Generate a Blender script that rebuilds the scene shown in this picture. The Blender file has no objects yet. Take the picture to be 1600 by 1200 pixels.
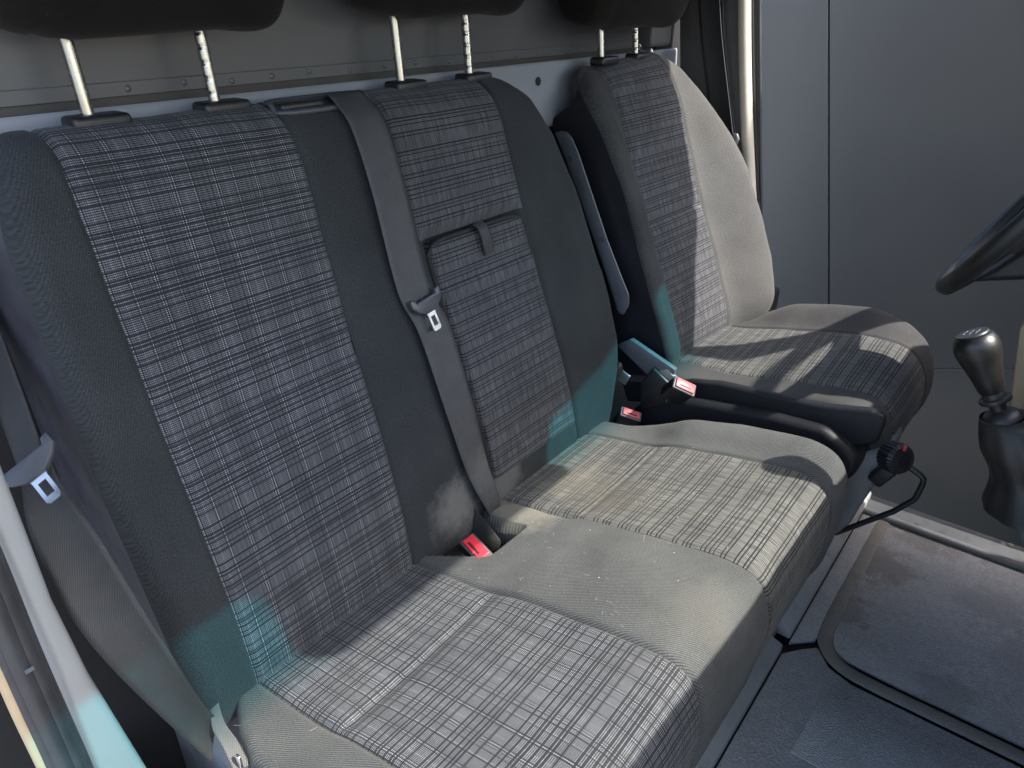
import bpy, bmesh, math, random
import numpy as np
from mathutils import Vector, Matrix, noise as mnoise

S = bpy.context.scene
COL = S.collection
R = math.radians
random.seed(4)

# ------------------------------------------------------------------ camera
CAM = np.array([0.69, 0.0, 1.2])
RIGHT = np.array([0.78933645, 0.61396089, 0.0])
DOWN = np.array([0.2851118, -0.36655289, -0.8856355])
FWD = np.array([-0.54374556, 0.69906438, -0.46438105])
FPX = 1150.0
cam = bpy.data.cameras.new('camera')
cam.sensor_width = 36.0
cam.lens = FPX / 1600 * 36.0
cam.clip_start = 0.02
cam.clip_end = 500
co = bpy.data.objects.new('camera', cam)
COL.objects.link(co)
co.matrix_world = Matrix([[RIGHT[i], -DOWN[i], -FWD[i], CAM[i]] for i in range(3)] + [[0, 0, 0, 1]])
S.camera = co

# ------------------------------------------------------------------ daylight
SUN = Vector((1.0, 0.29, 1.26)).normalized()      # direction towards the sun
EL = math.asin(SUN.z)
AZ = math.atan2(SUN.x, SUN.y)                     # clockwise from +Y
w = bpy.data.worlds.new('World'); S.world = w; w.use_nodes = True
nt = w.node_tree
sky = nt.nodes.new('ShaderNodeTexSky'); sky.sky_type = 'NISHITA'; sky.sun_disc = False
sky.dust_density = 3.0; sky.sun_elevation = EL; sky.sun_rotation = AZ
bg = nt.nodes['Background']; bg.inputs['Strength'].default_value = 0.15
nt.links.new(sky.outputs[0], bg.inputs[0])
sl = bpy.data.lights.new('sun', 'SUN'); sl.energy = 2.9; sl.angle = R(0.8); sl.color = (1.0, 0.955, 0.885)
so = bpy.data.objects.new('sun', sl); COL.objects.link(so)
so.rotation_euler = SUN.to_track_quat('Z', 'Y').to_euler()
S.view_settings.view_transform = 'Standard'; S.view_settings.look = 'None'
S.view_settings.exposure = 2.2; S.view_settings.gamma = 1.0
S.cycles.max_bounces = 8; S.cycles.diffuse_bounces = 5; S.cycles.transparent_max_bounces = 12


# ------------------------------------------------------------------ helpers
def px(u, v, X=None, Y=None, Z=None):
    d = RIGHT * (u - 800) + DOWN * (v - 600) + FWD * FPX
    for i, a in enumerate((X, Y, Z)):
        if a is not None:
            return CAM + d * (a - CAM[i]) / d[i]


def pxd(u, v, D):
    return CAM + (RIGHT * (u - 800) + DOWN * (v - 600) + FWD * FPX) * (D / FPX)


def obj(name, v, f, mat, parent=None, uv=None, smooth=True):
    me = bpy.data.meshes.new(name)
    me.from_pydata([tuple(map(float, p)) for p in v], [], f)
    if uv is not None:
        lay = me.uv_layers.new(name='UVMap')
        uva = np.array(uv, dtype=np.float32)
        idx = np.zeros(len(me.loops), dtype=np.int32); me.loops.foreach_get('vertex_index', idx)
        lay.data.foreach_set('uv', uva[idx].ravel())
    if smooth:
        me.polygons.foreach_set('use_smooth', [True] * len(me.polygons))
    if mat: me.materials.append(mat)
    o = bpy.data.objects.new(name, me); COL.objects.link(o)
    if parent: o.parent = parent
    return o


def root(name, label, cat, group=None):
    o = bpy.data.objects.new(name, None); COL.objects.link(o)
    o['label'] = label; o['category'] = cat
    if group: o['group'] = group
    return o


def tag(o, label, cat, group=None):
    o['label'] = label; o['category'] = cat
    if group: o['group'] = group
    return o


def struct(o):
    o['kind'] = 'structure'; return o


def from_bm(name, bm, mat, parent=None, smooth=True, angle=35):
    bmesh.ops.recalc_face_normals(bm, faces=bm.faces)
    me = bpy.data.meshes.new(name); bm.to_mesh(me); bm.free()
    if smooth:
        me.polygons.foreach_set('use_smooth', [True] * len(me.polygons))
        try: me.set_sharp_from_angle(angle=R(angle))
        except Exception: pass
    me.materials.append(mat)
    o = bpy.data.objects.new(name, me); COL.objects.link(o)
    if parent: o.parent = parent
    return o


def bevel_all(bm, r, seg=3):
    if r > 0:
        bmesh.ops.bevel(bm, geom=[e for e in bm.edges if e.calc_face_angle(0) > 0.3] + list(bm.verts),
                        offset=r, segments=seg, profile=0.5, affect='EDGES', clamp_overlap=True)


def box(name, c, size, mat, parent=None, bev=0.004, rot=None, seg=3, taper=None):
    bm = bmesh.new(); bmesh.ops.create_cube(bm, size=1)
    for v in bm.verts:
        k = 1.0
        if taper and v.co.z > 0: k = taper
        v.co = Vector((v.co.x * size[0] * k, v.co.y * size[1] * k, v.co.z * size[2]))
    bevel_all(bm, bev, seg)
    M = Matrix.Translation(Vector(c)) @ (rot.to_4x4() if rot is not None else Matrix.Identity(4))
    bm.transform(M)
    return from_bm(name, bm, mat, parent)


def prism(name, poly, ext, mat, parent=None, bev=0.0, seg=2):
    """poly: list of 3d points, extruded by vector ext"""
    bm = bmesh.new()
    a = [bm.verts.new(Vector(map(float, p))) for p in poly]
    b = [bm.verts.new(Vector(map(float, p)) + Vector(ext)) for p in poly]
    n = len(a)
    bm.faces.new(a); bm.faces.new(b[::-1])
    for i in range(n): bm.faces.new((a[i], a[(i + 1) % n], b[(i + 1) % n], b[i]))
    bmesh.ops.recalc_face_normals(bm, faces=bm.faces)
    bevel_all(bm, bev, seg)
    return from_bm(name, bm, mat, parent)


def catmull(pts, n):
    P = np.array(pts, float); out = []
    P = np.vstack([2 * P[0] - P[1], P, 2 * P[-1] - P[-2]])
    for i in range(1, len(P) - 2):
        for k in range(12):
            t = k / 12.0
            out.append(0.5 * ((2 * P[i]) + (-P[i - 1] + P[i + 1]) * t + (2 * P[i - 1] - 5 * P[i] + 4 * P[i + 1] - P[i + 2]) * t * t
                              + (-P[i - 1] + 3 * P[i] - 3 * P[i + 1] + P[i + 2]) * t ** 3))
    out.append(P[-2]); out = np.array(out)
    L = np.concatenate([[0], np.cumsum(np.linalg.norm(np.diff(out, axis=0), axis=1))])
    q = np.linspace(0, L[-1], n)
    return np.stack([np.interp(q, L, out[:, j]) for j in range(out.shape[1])], axis=1), q


def tube(name, pts, r, mat, parent=None, n=12, res=None, spline=True, cap=True):
    P = catmull(pts, res or len(pts) * 8)[0] if spline else np.array(pts, float)
    m = len(P); rr = np.full(m, r) if np.isscalar(r) else np.interp(np.linspace(0, 1, m), np.linspace(0, 1, len(r)), r)
    T = np.gradient(P, axis=0); T /= np.linalg.norm(T, axis=1)[:, None]
    u = np.cross(T[0], [0.3, 0.2, 0.93]); u /= np.linalg.norm(u)
    v = []; f = []
    for i in range(m):
        u = u - T[i] * np.dot(u, T[i]); u /= np.linalg.norm(u); b = np.cross(T[i], u)
        for k in range(n):
            a = 2 * math.pi * k / n
            v.append(P[i] + rr[i] * (math.cos(a) * u + math.sin(a) * b))
    for i in range(m - 1):
        for k in range(n):
            f.append((i * n + k, i * n + (k + 1) % n, (i + 1) * n + (k + 1) % n, (i + 1) * n + k))
    if cap: f += [tuple(range(n))[::-1], tuple(range((m - 1) * n, m * n))]
    o = obj(name, v, f, mat, parent)
    try: o.data.set_sharp_from_angle(angle=R(50))
    except Exception: pass
    return o


def lathe(name, prof, origin, axis, mat, parent=None, n=32):
    """prof: list of (radius, height along axis)"""
    A = Vector(axis).normalized(); U = A.orthogonal().normalized(); B = A.cross(U); O = Vector(origin)
    v = []; f = []
    for r, h in prof:
        for k in range(n):
            a = 2 * math.pi * k / n
            v.append(O + A * h + (U * math.cos(a) + B * math.sin(a)) * r)
    for i in range(len(prof) - 1):
        for k in range(n):
            f.append((i * n + k, i * n + (k + 1) % n, (i + 1) * n + (k + 1) % n, (i + 1) * n + k))
    f += [tuple(range(n))[::-1], tuple(range((len(prof) - 1) * n, len(prof) * n))]
    o = obj(name, v, f, mat, parent)
    try: o.data.set_sharp_from_angle(angle=R(40))
    except Exception: pass
    return o


def ribbon(name, La, Lb, mat, parent=None, th=0.0014, n=60, bow=0.0):
    """webbing between two edge polylines"""
    A, qa = catmull(La, n); B, _ = catmull(Lb, n)
    nc = 9; v = []; uv = []; f = []
    wd = np.linalg.norm(A - B, axis=1).mean()
    for side in (0, 1):
        for i in range(n):
            t = (A[min(i + 1, n - 1)] - A[max(i - 1, 0)]); ac = B[i] - A[i]
            nn = np.cross(ac, t); nn /= (np.linalg.norm(nn) + 1e-9)
            for k in range(nc):
                s = k / (nc - 1)
                p = A[i] + ac * s + nn * (bow * (1 - (2 * s - 1) ** 2) + (th if side else 0) * (1 if 0 < k < nc - 1 else 0.5))
                v.append(p); uv.append((s * wd, qa[i]))
    o = n * nc
    for i in range(n - 1):
        for k in range(nc - 1):
            a = i * nc + k
            f.append((a, a + 1, a + nc + 1, a + nc)); f.append((o + a, o + a + nc, o + a + nc + 1, o + a + 1))
        a = i * nc; f.append((a, a + nc, o + a + nc, o + a))
        a = i * nc + nc - 1; f.append((a, o + a, o + a + nc, a + nc))
    return obj(name, v, f, mat, parent, uv)


# ------------------------------------------------------------------ materials
class NT:
    def __init__(s, name):
        s.m = bpy.data.materials.new(name); s.m.use_nodes = True; s.t = s.m.node_tree
        s.b = s.t.nodes['Principled BSDF']; s.out = s.t.nodes['Material Output']
    def n(s, kind, **kw):
        x = s.t.nodes.new(kind)
        for k, v in kw.items(): setattr(x, k, v)
        return x
    def set(s, sock, val):
        if isinstance(val, bpy.types.NodeSocket): s.t.links.new(val, sock)
        elif isinstance(val, (tuple, list)) and len(val) == 3 and sock.type == 'RGBA': sock.default_value = (*val, 1)
        else: sock.default_value = val
    def math(s, op, a, b=0.0, c=None, clamp=False):
        x = s.n('ShaderNodeMath', operation=op); x.use_clamp = clamp
        s.set(x.inputs[0], a); s.set(x.inputs[1], b)
        if c is not None: s.set(x.inputs[2], c)
        return x.outputs[0]
    def mix(s, fac, a, b):
        x = s.n('ShaderNodeMix', data_type='RGBA'); s.set(x.inputs[0], fac); s.set(x.inputs[6], a); s.set(x.inputs[7], b)
        return x.outputs[2]
    def ramp(s, fac, stops, interp='LINEAR'):
        x = s.n('ShaderNodeValToRGB'); x.color_ramp.interpolation = interp; e = x.color_ramp.elements
        while len(e) < len(stops): e.new(0.5)
        for i, (p, c) in enumerate(stops):
            e[i].position = p
            e[i].color = (c, c, c, 1) if np.isscalar(c) else (*c, 1)
        s.set(x.inputs[0], fac); return x.outputs[0]
    def noise(s, vec, scale, detail=3.0, rough=0.55, out=0, dim='3D'):
        x = s.n('ShaderNodeTexNoise', noise_dimensions=dim); s.set(x.inputs['Scale'], scale); s.set(x.inputs['Detail'], detail)
        s.set(x.inputs['Roughness'], rough)
        if vec is not None: s.set(x.inputs['W' if dim == '1D' else 'Vector'], vec)
        return x.outputs[out]
    def voro(s, vec, scale, feature='F1', out=0):
        x = s.n('ShaderNodeTexVoronoi', feature=feature); s.set(x.inputs['Scale'], scale); s.set(x.inputs['Vector'], vec); return x.outputs[out]
    def obj(s): return s.n('ShaderNodeTexCoord').outputs['Object']
    def uv(s):
        x = s.n('ShaderNodeSeparateXYZ'); u = s.n('ShaderNodeTexCoord').outputs['UV']; s.set(x.inputs[0], u); return u, x.outputs[0], x.outputs[1]
    def bump(s, h, dist=0.001, strength=1.0):
        x = s.n('ShaderNodeBump'); s.set(x.inputs['Height'], h); x.inputs['Distance'].default_value = dist
        x.inputs['Strength'].default_value = strength; s.t.links.new(x.outputs[0], s.b.inputs['Normal'])
    def col(s, c): s.set(s.b.inputs['Base Color'], c)
    def p(s, **kw):
        for k, v in kw.items(): s.set(s.b.inputs[k.replace('_', ' ')], v)
        return s


def simple(name, col, rough=0.5, metal=0.0, var=0.15, nscale=25.0, bump=0.0, bscale=900.0, spec=0.5, dirt=None):
    m = NT(name); o = m.obj()
    n = m.noise(o, nscale, 5.0, 0.6)
    f = m.ramp(n, [(0.3, 1 - var), (0.7, 1 + var)])
    c = m.n('ShaderNodeVectorMath', operation='MULTIPLY'); c.inputs[0].default_value = col; m.set(c.inputs[1], f)
    out = c.outputs[0]
    if dirt:
        d = m.ramp(m.noise(o, dirt[1], 8.0, 0.7), [(dirt[2], 0), (dirt[2] + 0.18, 1)])
        out = m.mix(m.math('MULTIPLY', d, dirt[3]), out, dirt[0])
    m.col(out); m.p(Roughness=m.ramp(n, [(0.3, max(rough - 0.08, 0.02)), (0.7, rough + 0.08)]), Metallic=metal)
    m.b.inputs['Specular IOR Level'].default_value = spec
    if bump: m.bump(m.noise(o, bscale, 2.0), bump)
    return m.m


def bars(seq, lo=0.0):
    """seq of (width, level) -> constant stops over 0..1 and the total"""
    tot = sum(a for a, b in seq); st = []; x = 0
    for a, b in seq: st.append((x / tot, b)); x += a
    return st, tot


DUST = (0.33, 0.318, 0.28)


STAIN = {}


def dusty(m, uvv, base, amount, extra=0.0):
    for (cx, cy, cz, rad, colr, st) in STAIN.get(m.m.name, ()):
        o = m.obj(); d = m.n('ShaderNodeVectorMath', operation='DISTANCE'); m.set(d.inputs[0], o); d.inputs[1].default_value = (cx, cy, cz)
        q = m.math('ADD', m.math('DIVIDE', d.outputs['Value'], rad), m.math('MULTIPLY', m.math('SUBTRACT', m.noise(o, 26.0, 6.0, 0.7), 0.5), 1.5))
        base = m.mix(m.math('MULTIPLY', m.ramp(q, [(0.35, 1.0), (1.0, 0.0)]), st), base, colr)
    """fine lint and settled dust over a woven cloth"""
    n1 = m.ramp(m.noise(uvv, 6.0, 5.0, 0.65), [(0.35, 0.15), (0.7, 1.0)])
    c = m.mix(m.math('MULTIPLY', n1, amount), base, DUST)
    sp = m.ramp(m.voro(uvv, 95.0), [(0.03, 1.0), (0.07, 0.0)])
    sp2 = m.ramp(m.noise(uvv, 23.0, 2.0), [(0.52, 0.0), (0.66, 1.0)])
    return m.mix(m.math('MULTIPLY', m.math('MULTIPLY', sp, sp2), 0.35 + extra), c, (0.33, 0.33, 0.32))


def sheen(m):
    m.p(Roughness=0.9); m.b.inputs['Specular IOR Level'].default_value = 0.06
    m.b.inputs['Sheen Weight'].default_value = 0.05; m.b.inputs['Sheen Roughness'].default_value = 0.5


def plaid_a(name, dust=0.02, light=0.27, v0=0.0, u0=0.0, dw=1.0):
    m = NT(name); uvv, u, v = m.uv()
    u = m.math('ADD', u, u0); v = m.math('ADD', v, v0); vs = m.math('MULTIPLY', v, 1.15 if dw == 1.0 else 1.0)
    su, Pu = bars([(1.6, 1.0), (1.2, .08), (1.8, .95), (1.0, .06), (7, .55), (1.8, .85), (9, .58), (1.0, .08), (1.8, .9), (1.2, .1), (5, .5), (.9, .1), (6, .52),
                   (.9, .12), (5.5, .6), (1.1, .06), (4, .66), (1.2, .1)])
    su, Pu = bars([(1.9, 1.3), (1.5, .05), (1.9, 1.2), (1.2, .08), (7, .5), (2, .8), (9, .52), (1.2, .12), (2, 1.1), (1.4, .08), (5, .46), (1.1, .15), (6, .48),
                   (1.1, .15), (5.5, .52), (1.3, .1), (4, .56), (1.2, .1)] if dw == 1.0 else [(1.8, 1.0), (1.7, .04), (2, .95), (1.5, .04), (8, .6), (2, .9), (11, .6), (1.6, .04), (2.2, .95), (1.7, .05), (7, .55), (8, .6), (1.5, .05), (2, 1.0), (9, .6), (1.6, .04), (5, .66), (1.5, .05)])
    sv, Pv = bars([(7, 1), (2.9, .10), (2.3, .95), (2.9, .10), (7, 1), (2.7, .10), (7, 1), (2.9, .10), (2.3, .95), (2.8, .10), (9, 1), (2.5, .10), (16, 1), (2.8, .10),
                   (5, .95), (2.7, .10), (7, 1), (2.6, .10), (4.6, .95), (2.8, .10), (2.3, .9), (2.8, .10), (9, 1), (2.6, .10), (19, 1), (2.8, .10), (6.5, 1), (2.6, .10)])
    cu = m.ramp(m.math('FRACT', m.math('DIVIDE', u, Pu / 1000)), su, 'CONSTANT')
    cv = m.ramp(m.math('FRACT', m.math('DIVIDE', vs, Pv / 1000)), sv, 'CONSTANT')
    wu = m.ramp(m.math('PINGPONG', m.math('DIVIDE', u, 0.0011), 1.0), [(0.25, 0.35), (0.55, 1.0)])
    wv = m.ramp(m.math('PINGPONG', m.math('DIVIDE', v, 0.00125), 1.0), [(0.3, 0.06), (0.62, 1.0)])
    th = m.math('MULTIPLY', m.ramp(m.noise(uvv, 260.0, 2.0), [(0.3, 0.75), (0.7, 1.15)]), m.ramp(m.noise(uvv, 11.0, 5.0, 0.7), [(0.3, 0.62), (0.68, 1.15)]))
    k = m.math('MULTIPLY', m.math('MULTIPLY', m.math('MULTIPLY', cu, cv), m.math('MULTIPLY', wu, wv)), th)
    c = m.mix(k, (0.0135, 0.0145, 0.0175), (light, light * 1.02, light * 1.1))
    m.col(dusty(m, uvv, c, dust)); sheen(m); m.bump(k, 0.0004, 0.5)
    return m.m


def plaid_b(name, dust=0.02, light=0.112, v0=0.0, warm=(1.0, 1.0, 1.07), lw=1.7):
    m = NT(name); uvv, u, v = m.uv()
    v = m.math('ADD', v, v0)
    seq = []
    rr = random.Random(11)
    for g in (9, 4, 13, 3.5, 7, 3.5, 20, 4, 9, 4, 3.5, 15, 4, 6, 4):
        seq += [(g, 1.0), (lw, 0.0)]
    sv, Pv = bars(seq)
    su, Pu = bars([(11, 1), (1.0, .6), (5, .9), (1.0, .55), (13, 1), (1.0, .6), (7, .85), (1.2, 1.3), (9, .95), (1.0, .6), (4, .9)])
    cv = m.ramp(m.math('FRACT', m.math('DIVIDE', v, Pv / 1000)), sv, 'CONSTANT')
    cu = m.ramp(m.math('FRACT', m.math('DIVIDE', u, Pu / 1000)), su, 'CONSTANT')
    st = m.n('ShaderNodeCombineXYZ'); m.set(st.inputs[0], m.math('MULTIPLY', u, 420.0)); m.set(st.inputs[1], m.math('MULTIPLY', v, 22.0))
    s1 = m.ramp(m.noise(st.outputs[0], 1.0, 3.0, 0.6), [(0.3, 0.3), (0.72, 1.45)])
    s1 = m.math('MULTIPLY', s1, m.ramp(m.noise(uvv, 10.0, 5.0, 0.7), [(0.3, 0.68), (0.68, 1.15)]))
    wv = m.ramp(m.math('PINGPONG', m.math('DIVIDE', v, 0.0011), 1.0), [(0.25, 0.45), (0.6, 1.0)])
    wu = m.ramp(m.math('PINGPONG', m.math('DIVIDE', u, 0.0010), 1.0), [(0.25, 0.6), (0.6, 1.0)])
    k = m.math('MULTIPLY', m.math('MULTIPLY', cv, cu), m.math('MULTIPLY', s1, m.math('MULTIPLY', wv, wu)))
    c = m.mix(k, (0.0125, 0.0135, 0.0165), tuple(light * q for q in warm))
    m.col(dusty(m, uvv, c, dust)); sheen(m); m.bump(k, 0.0004, 0.5)
    return m.m


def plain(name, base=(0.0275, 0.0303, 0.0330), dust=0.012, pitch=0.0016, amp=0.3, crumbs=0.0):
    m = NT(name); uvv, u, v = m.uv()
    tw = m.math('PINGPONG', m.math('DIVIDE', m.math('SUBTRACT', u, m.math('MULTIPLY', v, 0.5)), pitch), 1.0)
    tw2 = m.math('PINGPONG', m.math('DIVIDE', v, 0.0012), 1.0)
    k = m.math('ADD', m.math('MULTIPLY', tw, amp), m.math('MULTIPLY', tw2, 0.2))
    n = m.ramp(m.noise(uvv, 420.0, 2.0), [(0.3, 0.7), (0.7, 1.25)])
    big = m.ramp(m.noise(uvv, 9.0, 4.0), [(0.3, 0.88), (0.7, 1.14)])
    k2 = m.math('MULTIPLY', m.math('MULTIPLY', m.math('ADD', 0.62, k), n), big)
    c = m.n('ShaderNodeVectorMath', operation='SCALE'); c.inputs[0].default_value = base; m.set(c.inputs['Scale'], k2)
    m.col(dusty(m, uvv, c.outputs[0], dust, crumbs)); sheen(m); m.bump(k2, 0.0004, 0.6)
    return m.m


def webbing(name, base=(0.034, 0.035, 0.039)):
    m = NT(name); uvv, u, v = m.uv()
    a = m.math('PINGPONG', m.math('DIVIDE', m.math('ADD', u, m.math('MULTIPLY', v, 0.5)), 0.00095), 1.0)
    b = m.math('PINGPONG', m.math('DIVIDE', v, 0.0011), 1.0)
    k = m.math('ADD', m.math('MULTIPLY', a, 0.6), m.math('MULTIPLY', b, 0.4))
    n = m.ramp(m.noise(uvv, 40.0, 4.0), [(0.3, 0.85), (0.7, 1.15)])
    c = m.n('ShaderNodeVectorMath', operation='SCALE'); c.inputs[0].default_value = base
    m.set(c.inputs['Scale'], m.math('MULTIPLY', m.math('ADD', 0.55, m.math('MULTIPLY', k, 0.9)), n))
    m.col(dusty(m, uvv, c.outputs[0], 0.03)); m.p(Roughness=0.55); m.b.inputs['Specular IOR Level'].default_value = 0.4
    m.bump(k, 0.0005, 0.7)
    return m.m


STAIN['plaid cloth fine cushion'] = [(0.20, 0.93, 0.43, 0.085, (0.060, 0.050, 0.038), 0.38), (0.10, 0.96, 0.41, 0.09, (0.18, 0.155, 0.115), 0.22)]
STAIN['twill cloth'] = [(0.0, 0.735, 0.44, 0.07, (0.15, 0.15, 0.145), 0.6), (0.0, 0.86, 0.42, 0.06, (0.14, 0.14, 0.135), 0.5)]
STAIN['twill cloth cushion'] = [(0.08, 0.83, 0.41, 0.08, (0.20, 0.185, 0.15), 0.55), (0.44, 0.72, 0.48, 0.08, (0.13, 0.12, 0.10), 0.25)]
STAIN['belt webbing'] = [(0.0, 0.80, 0.47, 0.07, (0.10, 0.10, 0.10), 0.5)]
M = dict(
    plaidA=plaid_a('plaid cloth bold', 0.015, 0.265), plaidA2=plaid_a('plaid cloth bold cushion', 0.05, 0.27, 0.092, 0.004, 2.0),
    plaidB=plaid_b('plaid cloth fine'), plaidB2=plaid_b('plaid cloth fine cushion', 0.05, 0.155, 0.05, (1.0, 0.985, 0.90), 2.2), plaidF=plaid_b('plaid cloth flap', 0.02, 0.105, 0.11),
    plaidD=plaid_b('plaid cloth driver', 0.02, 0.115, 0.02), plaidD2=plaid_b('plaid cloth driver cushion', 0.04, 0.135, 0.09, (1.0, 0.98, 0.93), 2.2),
    plain=plain('twill cloth'), plain2=plain('twill cloth cushion', (0.0300, 0.0315, 0.0320), 0.085, 0.00165, 2.0, 0.2),
    plainLit=plain('twill cloth sunlit', (0.076, 0.075, 0.074), 0.04, 0.0013, 0.3),  # lighter copy of the driver twill, sunlight put into its colour
    plainD=plain('twill cloth driver', (0.034, 0.034, 0.036), 0.06, 0.0015, 0.4),
    head=plain('headrest cloth', (0.0088, 0.0074, 0.0066), 0.01, 0.0016, 0.3),
    side=simple('seat side vinyl', (0.030, 0.030, 0.038), 0.5, bump=0.0002),
    black=simple('black plastic', (0.012, 0.012, 0.014), 0.42, bump=0.00015, bscale=1500),
    navy=simple('dark moulded plastic', (0.0075, 0.008, 0.011), 0.55, bump=0.0002, bscale=1200, spec=0.3),
    tongueP=simple('charcoal tongue plastic', (0.045, 0.047, 0.055), 0.4, bump=0.00015, bscale=1500),
    armP=simple('grey arm plastic', (0.07, 0.078, 0.09), 0.42, bump=0.0002, bscale=1400),
    greyP=simple('grey base plastic', (0.075, 0.08, 0.085), 0.5, bump=0.0002, bscale=1000, dirt=((0.16, 0.15, 0.13), 9.0, 0.55, 0.5)),
    chrome=simple('polished steel', (0.40, 0.39, 0.35), 0.26, 1.0, 0.06, 60),
    steel=simple('worn steel', (0.6, 0.6, 0.6), 0.32, 1.0, 0.1, 80),
    sheet=simple('painted bulkhead sheet', (0.070, 0.071, 0.075), 0.42, var=0.16, nscale=3.5, dirt=((0.17, 0.16, 0.15), 5.0, 0.58, 0.4), bump=0.0012, bscale=7),
    rail=simple('painted bulkhead rail', (0.20, 0.21, 0.235), 0.62, var=0.06, nscale=5, dirt=((0.10, 0.10, 0.11), 14.0, 0.62, 0.4)),
    post=simple('door post paint', (0.225, 0.227, 0.228), 0.4, var=0.05, nscale=9, dirt=((0.55, 0.55, 0.55), 160.0, 0.66, 0.6)),
    basepaint=simple('seat base paint', (0.23, 0.237, 0.245), 0.45, var=0.1, nscale=12, dirt=((0.07, 0.065, 0.06), 18.0, 0.56, 0.7)),
    sill=simple('sill metal', (0.055, 0.056, 0.058), 0.5, var=0.15, nscale=14, dirt=((0.03, 0.028, 0.025), 20.0, 0.55, 0.7)),
    pedP=simple('grey pedestal plastic', (0.13, 0.135, 0.14), 0.5, bump=0.0002, bscale=1000, dirt=((0.2, 0.18, 0.15), 9.0, 0.55, 0.5)),
    gloss=simple('glossy black knob', (0.006, 0.006, 0.006), 0.40, bump=0.0002, bscale=500),
    redf=simple('faded red button plastic', (0.48, 0.075, 0.085), 0.4, var=0.06),
    channel=simple('shaded groove', (0.028, 0.025, 0.022), 0.6),
    trim=simple('grey pillar trim', (0.075, 0.073, 0.070), 0.6, bump=0.0003),
    cream=simple('cream pillar strip', (0.44, 0.40, 0.33), 0.6, var=0.05, bump=0.0003, bscale=700),
    rubber=simple('door rubber', (0.028, 0.028, 0.031), 0.45, var=0.2, nscale=30, dirt=((0.10, 0.10, 0.10), 60.0, 0.6, 0.4)),
    beige=simple('beige edge', (0.36, 0.27, 0.17), 0.5, var=0.08),
    red=simple('red button plastic', (0.62, 0.035, 0.05), 0.35, var=0.05),
    darkred=simple('button slot', (0.05, 0.008, 0.01), 0.6),
    leather=simple('black leather', (0.013, 0.0125, 0.012), 0.5, bump=0.0004, bscale=420),
    pit=simple('dark recess', (0.006, 0.006, 0.007), 0.8),
    ground=simple('yard concrete', (0.20, 0.20, 0.205), 0.85, var=0.12, nscale=6, bump=0.002, bscale=60),
    roof=simple('roof lining', (0.42, 0.42, 0.41), 0.8),
)


def mat_wall():
    m = NT('grey wall panel'); o = m.obj()
    n = m.noise(o, 1.6, 4.0, 0.55)
    c = m.mix(m.ramp(n, [(0.35, 0.0), (0.7, 1.0)]), (0.100, 0.092, 0.083), (0.116, 0.107, 0.095))
    m.col(c); m.p(Roughness=0.38); return m.m


STAIN['worn footwell floor'] = [(0.55, 1.62, 0, 0.10, (0.12, 0.10, 0.075), 0.5), (0.54, 1.42, 0, 0.06, (0.12, 0.10, 0.075), 0.45), (0.75, 1.30, 0, 0.07, (0.15, 0.135, 0.115), 0.4), (0.62, 1.8, 0, 0.10, (0.16, 0.14, 0.11), 0.5), (0.9, 1.5, 0, 0.12, (0.20, 0.185, 0.17), 0.4), (0.78, 1.62, 0, 0.09, (0.17, 0.16, 0.15), 0.35)]


def mat_floor(name, base, dirty, bumpd=0.0012, sc=240.0):
    m = NT(name); o = m.obj()
    g = m.voro(o, sc); n = m.noise(o, 7.0, 7.0, 0.65); f = m.noise(o, 55.0, 6.0, 0.7)
    sh = m.ramp(n, [(0.3, 0.8), (0.7, 1.2)]); gr = m.ramp(g, [(0.1, 0.8), (0.8, 1.2)])
    c = m.n('ShaderNodeVectorMath', operation='SCALE'); c.inputs[0].default_value = base
    m.set(c.inputs['Scale'], m.math('MULTIPLY', sh, gr))
    d = m.ramp(m.math('ADD', m.math('MULTIPLY', n, 0.6), m.math('MULTIPLY', f, 0.4)), [(0.50, 0.0), (0.66, 1.0)])
    c2 = m.mix(m.math('MULTIPLY', d, dirty), c.outputs[0], (0.15, 0.128, 0.098))
    for (cx, cy, cz, rad, colr, st) in STAIN.get(name, ()):
        d = m.n('ShaderNodeVectorMath', operation='DISTANCE'); m.set(d.inputs[0], o); d.inputs[1].default_value = (cx, cy, cz)
        q = m.math('ADD', m.math('DIVIDE', d.outputs['Value'], rad), m.math('MULTIPLY', m.math('SUBTRACT', m.noise(o, 22.0, 7.0, 0.7), 0.5), 2.4))
        c2 = m.mix(m.math('MULTIPLY', m.ramp(q, [(0.55, 1.0), (0.85, 0.0)]), st), c2, colr)
    sp = m.ramp(m.voro(o, 28.0), [(0.025, 1.0), (0.05, 0.0)])
    spm = m.ramp(m.noise(o, 12.0, 2.0), [(0.58, 0.0), (0.64, 1.0)])
    c3 = m.mix(m.math('MULTIPLY', m.math('MULTIPLY', sp, spm), 0.7), c2, (0.02, 0.018, 0.016))
    m.col(c3); m.p(Roughness=m.ramp(f, [(0.3, 0.42), (0.7, 0.66)])); m.bump(m.math('MULTIPLY', g, 1.0), bumpd, 0.8)
    return m.m


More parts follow.
